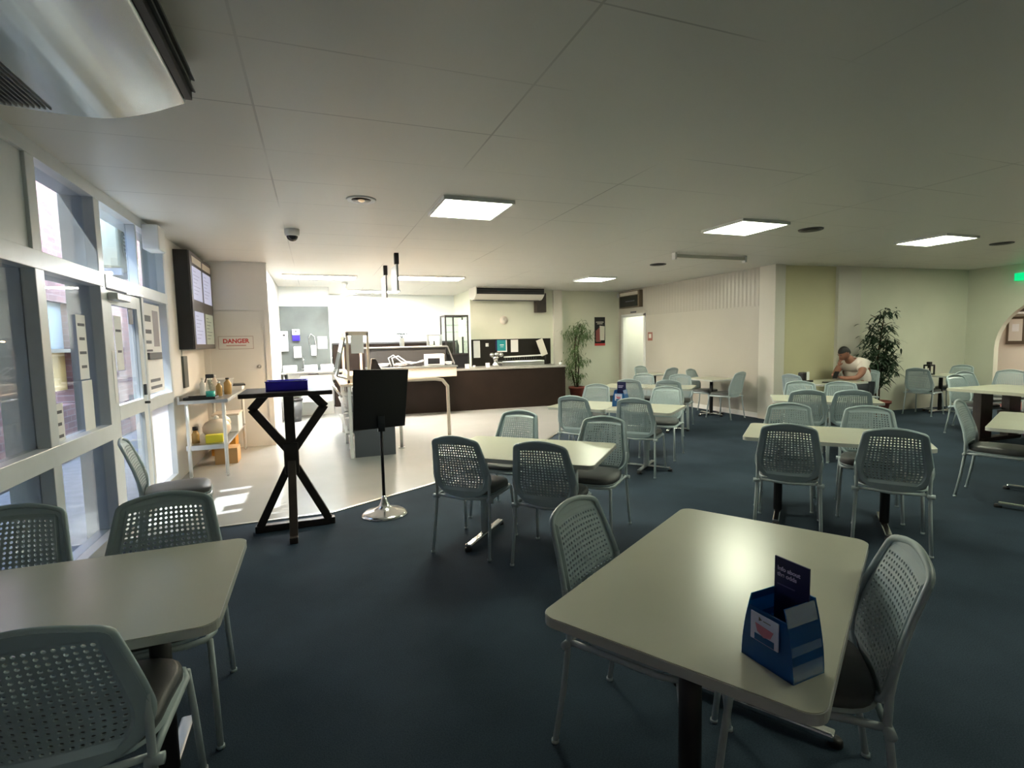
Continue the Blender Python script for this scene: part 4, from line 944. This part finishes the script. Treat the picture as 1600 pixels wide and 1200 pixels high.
o = obj('case_notice', G().box((.44, 7.14, 1.38), (.60, 7.144, 1.62)), 'paper'); tag(o, 'white sheet taped on the end of the lit warming case', 'notice')
t = thing('napkin_dispenser', 'black wedge-shaped napkin dispenser right of the lit warming case', 'dispenser', (.76, 7.32, .989)); obj('body', G().prism([(-.10, 0), (.12, 0), (.12, .05), (.0, .31), (-.05, .31)], -.06, .06, .004, XZ), 'black', t); obj('napkins', G().box((.02, -.04, .05), (.07, .04, .10)), 'paper', t)
t = thing('tray_rail', 'bent chrome tube rail reaching out to the right of the island', 'rail', (0, 0, .004))
obj('tube', G().tube([(.98, 7.22, .99), (1.55, 7.22, .99), (1.66, 7.22, .97), (1.73, 7.22, .88), (1.74, 7.22, .0)], .024, 10), 'peach', t)
obj('post', G().cyl((1.10, 7.50, 0), (1.10, 7.50, .97), .024).bar((1.10, 7.22, .975), (1.10, 7.50, .975), .03, .03).lathe([(.05, 0), (.05, .01)], (1.10, 7.50, 0), 14), 'steel', t)

# ------------------------------------------------------------------ far wall things
t = thing('drinks_poster', 'tall narrow dark poster of drinks on the back wall right of the palm', 'poster', (6.97, 11.998, 1.33))
obj('sheet', G().box((-.155, -.006, 0), (.155, 0, .74)), 'black_gloss', t)
obj('picture', G().box((-.12, -.009, .10), (.03, -.006, .40)).prism([(-.10, .40), (-.02, .47), (.02, .40)], .006, .009, 0, XZ), mat('drink_red', (.28, .07, .06), .6), t)
obj('cup_picture', G().prism([(.0, .14), (.13, .14), (.14, .50), (-.01, .52)], .009, .011, 0, XZ), 'header_strip', t)
obj('border', G().box((-.155, -.008, 0), (.155, -.006, .06)), 'red', t); obj('title', G().box((-.11, -.008, .60), (.11, -.006, .62)).box((-.08, -.008, .56), (.08, -.006, .575)), 'header_strip', t)
t = thing('menu_screen', 'dark wall screen with pale header high over the partition doorway', 'screen', (XP, 0, 0))
obj('panel', G().box((-.11, 10.92, 2.27), (0, 11.80, 2.68), .006), 'frame_dark', t); obj('header', G().box((-.12, 10.98, 2.58), (-.11, 11.76, 2.66)), 'header_strip', t); obj('display', G().box((-.118, 10.98, 2.30), (-.11, 11.76, 2.56)), 'black_gloss', t)
obj('arrow_mark', G().box((-.121, 11.1, 2.42), (-.118, 11.5, 2.44)), 'ink', t)
text('lettering', '← Exit', .001, 'ink', t, (0, 0, -5), (0, 0, 0)) if False else None
o = obj('room_sign', G().box((XP-.006, 11.2, 2.14), (XP, 11.45, 2.18)), 'ink'); tag(o, 'small dark lettered sign between the wall screen and the doorway', 'sign')
t = thing('small_poster', 'small reddish picture on the partition right of the doorway', 'poster', (XP, 10.62, 1.44)); obj('sheet', G().box((-.005, -.09, 0), (0, .09, .20)), mat('poster_red', (.30, .10, .07), .6), t); obj('print', G().box((-.007, -.05, .06), (-.005, .05, .16)), 'header_strip', t)
o = obj('wall_sensor', G().ell((0, 0, 0), (.04, .04, .06), 10), 'plastic_white'); tag(o, 'tiny white sensor in the far ceiling corner left of the wall screen', 'sensor', loc=(XP-.05, 11.95, 2.62))
t = thing('framed_picture', 'framed picture on the hall wall seen through the arch', 'picture', (14.49, 6.91, 1.50))
obj('frame', G().box((-.03, -.17, -.30), (0, .17, .30), .004), 'frame_dark', t); obj('mount', G().box((-.034, -.12, -.23), (-.03, .12, .25)), 'header_strip', t); obj('print', G().box((-.037, -.06, -.02), (-.034, .06, .14)), 'paper', t)
o = obj('exit_sign', G().box((XR-.10, 5.62, 2.42), (XR-.02, 5.92, 2.56), .006), 'exit_green'); tag(o, 'green lit exit sign on the arch wall at the photo edge', 'sign')

# ------------------------------------------------------------------ plants
def pot(t, r, h):
    obj('pot', G().lathe([(r*.68, 0), (r*.92, h*.82), (r*.94, h*.84), (r*1.04, h*.84), (r*1.06, h), (r*.94, h), (r*.90, h*.86)], n=28), 'terracotta', t, 'terracotta pot')
    obj('soil', G().lathe([(r*.9, h*.80), (r*.9, h*.86)], n=20), 'soil', t)
LD = 2.2
def leaf(g, p, d, L, w, droop=.3):
    d = d.normalized(); sd = d.cross(Vector((0, 0, 1)))
    if sd.length < .1: sd = Vector((1, 0, 0))
    sd.normalize(); pts = []
    for k in range(4):
        f = k/3; q = p+d*L*f+Vector((0, 0, -droop*L*f*f)); pts.append((q, w*(.35+1.3*f-1.65*f*f) if k else w*.2))
    L_ = [g.b.verts.new(q+sd*ww) for q, ww in pts[:-1]]; R_ = [g.b.verts.new(q-sd*ww) for q, ww in pts[:-1]]; tip = g.b.verts.new(pts[-1][0])
    for a in range(2): g.b.faces.new((L_[a], L_[a+1], R_[a+1], R_[a]))
    g.b.faces.new((L_[2], tip, R_[2]))
t = thing('potted_palm', 'tall slender green plant in a terracotta pot beside the servery', 'plant', (6.05, 11.55, 0)); rnd = random.Random(3)
pot(t, .20, .34)
g = G()
stems = [[(0, 0, .3), (-.03, 0, .8), (-.06, 0, 1.25), (.0, 0, 1.65), (.12, 0, 1.88)], [(.04, .03, .3), (.06, 0, .9), (.03, 0, 1.3), (.10, 0, 1.6), (.25, 0, 1.72)], [(-.04, 0, .3), (-.10, 0, .6), (-.2, 0, .85)]]
for s in stems: g.tube(s, [.018]*(len(s)-1)+[.008], 6)
obj('stem', g, 'bark', t)
g = G()
cl = [(-.06, 1.72, .20, 60), (.12, 1.82, .22, 70), (.26, 1.62, .20, 60), (.05, 1.50, .22, 70), (-.06, 1.25, .18, 60), (.0, 1.05, .22, 80), (.1, .95, .18, 50), (-.20, .85, .18, 60), (-.12, .65, .20, 50), (.12, .62, .12, 25), (-.3, 1.66, .12, 14), (.32, .98, .08, 8), (.02, .50, .10, 20)]
for cx, cz, r_, n_ in cl:
    for k in range(int(n_*LD)):
        a = rnd.uniform(0, 2*PI); e = rnd.uniform(-.9, .8); q = Vector((cx+rnd.gauss(0, r_*.42), rnd.gauss(0, r_*.42), cz+rnd.gauss(0, r_*.35)))
        leaf(g, q, Vector((math.cos(a), math.sin(a), e*.7)), rnd.uniform(.09, .16), rnd.uniform(.011, .019), .6)
obj('foliage', g, 'leaf', t)
t = thing('potted_tree', 'dark leafy bush in a terracotta pot behind the seated person', 'plant', (9.53, 6.50, 0)); rnd = random.Random(5)
pot(t, .20, .28)
g = G().tube([(-.05, 0, .28), (-.06, 0, .8), (-.02, 0, 1.2), (.05, 0, 1.6), (.10, 0, 1.85)], [.022, .02, .016, .01, .006], 7).tube([(.03, 0, .28), (.03, 0, .7), (.14, 0, 1.1), (.22, 0, 1.45)], [.014, .014, .01, .006], 6)
for k in range(16):
    z = .7+k*.07; a = k*2.3; g.tube([(-.03, 0, z), (.25*math.cos(a), .18*math.sin(a), z+.08)], [.008, .004], 5)
obj('stem', g, 'bark', t)
g = G()
cl = [(.20, 1.90, .13, 40), (.02, 1.83, .10, 30), (-.17, 1.62, .16, 60), (.17, 1.58, .17, 70), (-.25, 1.40, .18, 90), (.05, 1.38, .18, 80), (.26, 1.28, .16, 80), (-.22, 1.15, .20, 110), (.12, 1.08, .20, 120), (.30, 1.0, .14, 80), (-.08, .92, .22, 130), (.22, .85, .20, 110), (-.24, .85, .14, 60), (.15, .68, .16, 70), (-.02, .62, .10, 30)]
for cx, cz, r_, n_ in cl:
    for k in range(n_):
        a = rnd.uniform(0, 2*PI); e = rnd.uniform(-.7, .5); q = Vector((cx+rnd.gauss(0, r_*.5), max(-.3, min(.2, rnd.gauss(0, r_*.4))), cz+rnd.gauss(0, r_*.38)))
        leaf(g, q, Vector((math.cos(a), math.sin(a)*.6, e*.6)), rnd.uniform(.10, .19), rnd.uniform(.018, .030), .4)
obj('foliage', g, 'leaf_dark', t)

# things on far tables
t = thing('condiment_rack', 'black condiment rack with a white card on the seated person table', 'rack', (7.62, 6.42, TZ))
obj('rack', G().box((-.09, -.06, 0), (.03, .06, .17), .02).box((.04, -.04, 0), (.16, .04, .03), .01), 'black', t); obj('card', G().box((-.03, -.066, .04), (.03, -.062, .18)), 'paper', t); obj('bottle', G().lathe([(.025, 0), (.025, .10), (.012, .14)], (.09, .02, .03), 12), 'black_gloss', t)
o = obj('dark_folder', G().box((-.12, -.06, 0), (.12, .06, .018), .004), 'black'); tag(o, 'flat dark folder lying on the table before the seated person', 'folder', loc=(7.88, 6.15, TZ))
t = thing('lantern', 'black lantern-shaped holder on the far corner table', 'lantern', (10.72, 6.38, TZ)); g = G()
for x in (-.06, .06):
    for y in (-.05, .05): g.box((x-.01, y-.01, 0), (x+.01, y+.01, .18))
g.box((-.07, -.06, 0), (.07, .06, .02)).box((-.07, -.06, .16), (.07, .06, .19), .006).box((-.035, -.03, .19), (.035, .03, .24), .006)
obj('frame', g, 'black', t); obj('candle', G().cyl((0, 0, .02), (0, 0, .12), .03), 'header_strip', t)
t = thing('pink_bag', 'pink and red bag on the floor beneath the long table near the arch', 'bag', (9.35, 3.95, 0)); obj('bag', G().box((-.22, -.3, .02), (.22, .3, .42), .06, seg=3), 'pink', t); obj('panel', G().box((-.24, -.12, .1), (-.2, .12, .3), .01), 'red', t)

# ================================================================== PERSON
def skin(name, V, E, rad, m, parent, root=0, sub=2, k=1):
    rad = [(r_[0]*k, r_[1]*k) if isinstance(r_, tuple) else r_*k for r_ in rad]
    me = bpy.data.meshes.new(name); me.from_pydata(V, E, []); o = bpy.data.objects.new(name, me); COL.objects.link(o)
    sk = o.modifiers.new('s', 'SKIN'); sk.use_smooth_shade = True
    for i, r_ in enumerate(rad): me.skin_vertices[0].data[i].radius = (r_, r_) if not isinstance(r_, tuple) else r_
    for i in range(len(V)): me.skin_vertices[0].data[i].use_root = (i == root)
    ss = o.modifiers.new('u', 'SUBSURF'); ss.levels = sub; ss.render_levels = sub
    dg = bpy.context.evaluated_depsgraph_get(); dg.update(); nm = bpy.data.meshes.new_from_object(o.evaluated_get(dg)); bpy.data.objects.remove(o, do_unlink=True)
    nm.materials.clear(); nm.materials.append(M[m]); nm.name = name
    for p in nm.polygons: p.use_smooth = True
    q = bpy.data.objects.new(name, nm); COL.objects.link(q)
    if parent: q.parent = parent
    return q
# local frame: +y is where the person faces, x to the person's right; seat at z .477
t = thing('person', 'person in a white short-sleeved shirt leaning on the table, hand at the chin', 'person', (8.92, 6.42, 0), R(90)); PB = 1.16
V = [(0, 0, .58), (0, .03, .74), (0, .10, .90), (0, .18, 1.02), (0, .27, 1.08), (0, .33, 1.12),
     (.17, .16, .99), (.22, .26, .86), (.16, .42, .755), (.07, .44, .88), (.055, .43, .96),
     (-.17, .16, .98), (-.25, .28, .84), (-.24, .40, .755), (-.10, .50, .75), (-.03, .53, .765),
     (.11, .10, .54), (.13, .46, .53), (.13, .50, .10), (.13, .62, .045),
     (-.11, .10, .54), (-.13, .46, .53), (-.13, .50, .10), (-.13, .62, .045)]
E = [(0, 1), (1, 2), (2, 3), (3, 4), (4, 5), (3, 6), (6, 7), (7, 8), (8, 9), (9, 10), (3, 11), (11, 12), (12, 13), (13, 14), (14, 15), (0, 16), (16, 17), (17, 18), (18, 19), (0, 20), (20, 21), (21, 22), (22, 23)]
rad = [(.17, .13), (.165, .13), (.17, .12), (.12, .10), .062, .058, .078, .058, .045, .034, .030, .078, .058, .045, .034, .028, .10, .075, .05, .04, .10, .075, .05, .04]
body = skin('body', V, E, rad, 'skin', t)
# head: one mesh with brow, nose, chin and ears
g = G(); b = bmesh.new(); bmesh.ops.create_uvsphere(b, u_segments=24, v_segments=18, radius=1)
for v in b.verts:
    x, y, z = v.co; 
    X = x*.076*(1-.22*max(0, -z)); Y = y*.095; Zc = z*.118
    if y > .35: Y += .004*math.cos(x*3)
    if y > .75 and abs(x) < .22 and -.35 < z < .12: Y += .020*(1-abs(x)/.22)*(.12-z)/.47*1.6
    if y > .6 and z < -.62: Y += .012
    if y > .7 and .02 < z < .2 and .2 < abs(x) < .55: Y -= .008
    v.co = (X, Y, Zc)
g._add(b, True)
for s in (-1, 1): g.ell((s*.078, -.005, -.005), (.010, .020, .030), 10)
HM = Matrix.Translation((.0, .385, 1.165)) @ Matrix.Rotation(R(-32), 4, 'X') @ Matrix.Rotation(R(-14), 4, 'Z')
hd = obj('head', g, 'skin', t); hd.matrix_local = HM
obj('eyes', G().ell((-.030, .088, .012), (.012, .007, .006), 8).ell((.030, .088, .012), (.012, .007, .006), 8), 'ink', hd)
obj('eyebrows', G().bar((-.045, .090, .030), (-.014, .096, .031), .006, .006).bar((.045, .090, .030), (.014, .096, .031), .006, .006), 'hair', hd)
obj('mouth', G().bar((-.022, .096, -.058), (.022, .096, -.058), .006, .007), mat('lips', (.25, .08, .07), .5), hd)
b = bmesh.new(); bmesh.ops.create_uvsphere(b, u_segments=24, v_segments=16, radius=1); 
dl = [v for v in b.verts if (v.co.z < .30 and v.co.y > .2) or v.co.z < -.35 or (v.co.z < .05 and v.co.y > -.15)]
bmesh.ops.delete(b, geom=dl, context='VERTS')
for v in b.verts: v.co = Vector((v.co.x*.084, v.co.y*.103-.003, v.co.z*.128))
g = G(); g._add(b, True); obj('hair', g, 'hair', hd, 'short black hair')
# hands
def hand(name, base, fdir, pdir, side, curl):
    """palm box with five fingers; fdir finger direction, pdir palm normal"""
    f = Vector(fdir).normalized(); p_ = Vector(pdir); p_ = (p_-f*p_.dot(f)).normalized(); s = f.cross(p_)*side
    B = Vector(base); V = [B, B+f*.04, B+f*.075]; E = [(0, 1), (1, 2)]; rad = [(.024, .017), (.030, .015), (.030, .014)]
    o = skin(name, [tuple(v) for v in V], E, rad, 'skin', t, 0, 2)
    for i, (off, L) in enumerate(((-.027, .062), (-.009, .072), (.009, .068), (.027, .054))):
        a = B+f*.07+s*off; ps = [a]; d = f.copy()
        for k in range(3):
            d = (d+p_*curl).normalized(); ps.append(ps[-1]+d*L/3)
        skin('finger', [tuple(v) for v in ps], [(0, 1), (1, 2), (2, 3)], [.0095, .009, .0085, .0075], 'skin', o, 0, 1)
    a = B+f*.015-s*.022; ps = [a, a-s*.025+f*.02+p_*.006, a-s*.030+f*.050+p_*.018]
    skin('thumb', [tuple(v) for v in ps], [(0, 1), (1, 2)], [.012, .0105, .009], 'skin', o, 0, 1)
    return o
hand('hand', (.055, .43, .95), (-.1, .05, 1), (-.3, -1, 0), 1, .45)
hand('hand', (-.03, .53, .765), (.9, .25, .08), (0, .2, 1), -1, .5)
# shirt (torso and short sleeves), slightly larger than the body
sv = [V_ for V_ in [(0, 0, .60), (0, .03, .74), (0, .10, .90), (0, .17, 1.01), (.17, .155, .985), (.215, .235, .89), (-.17, .155, .975), (-.235, .255, .87), (0, .235, 1.06)]]
skin('shirt', sv, [(0, 1), (1, 2), (2, 3), (3, 4), (4, 5), (3, 6), (6, 7), (3, 8)], [(.20, .155), (.195, .155), (.195, .14), (.14, .12), .098, .080, .098, .080, .072], 'shirt', t, k=PB)
skin('trousers', [(0, .02, .58), (.11, .10, .555), (.13, .46, .55), (.13, .50, .12), (-.11, .10, .555), (-.13, .46, .55), (-.13, .50, .12)], [(0, 1), (1, 2), (2, 3), (0, 4), (4, 5), (5, 6)], [(.18, .12), .112, .088, .068, .112, .088, .068], 'trousers', t, k=1.08)
for s in (-1, 1): obj('shoe', G().ell((s*.13, .57, .045), (.05, .13, .045), 14).box((s*.13-.045, .45, 0), (s*.13+.045, .69, .02), .008), 'shoe', t)
t = thing('phone', 'black phone held over the table by the seated person', 'phone', (8.36, 6.43, .80)); t.rotation_euler = (0, R(-50), R(15))
obj('casing', G().box((-.075, -.038, -.005), (.075, .038, .005), .004), 'black', t); obj('screen', G().box((-.068, -.033, .005), (.068, .033, .006)), 'black_gloss', t)

# ================================================================== shared groups
GR = {'notice': 'paper notices on the glass', 'ceiling_speaker': 'round dark ceiling vents', 'hanging_sign': 'edge-on signs before the kitchen', 'dish_crate': 'crates on the sink bench',
      'tub': 'tubs on the island shelves', 'drinking_glass': 'drinking glasses on the bench', 'bottle': 'bottles and jars', 'price_card': 'small cards on the servery', 'cup': 'cups on the servery',
      'newspapers': 'papers on the food well', 'leaflet_holder': 'blue leaflet holders', 'air_conditioner': 'under-ceiling air conditioners', 'carton': 'cartons under the bench'}
for o in COL.objects:
    if o.parent or 'label' not in o or 'group' in o: continue
    k = o.name.split('.')[0]
    if k in GR: o['group'] = GR[k]
    if k == 'ceiling_light': o['group'] = 'kitchen ceiling lights' if 'kitchen ceiling' in o['label'] else 'ceiling lights of the rooms'
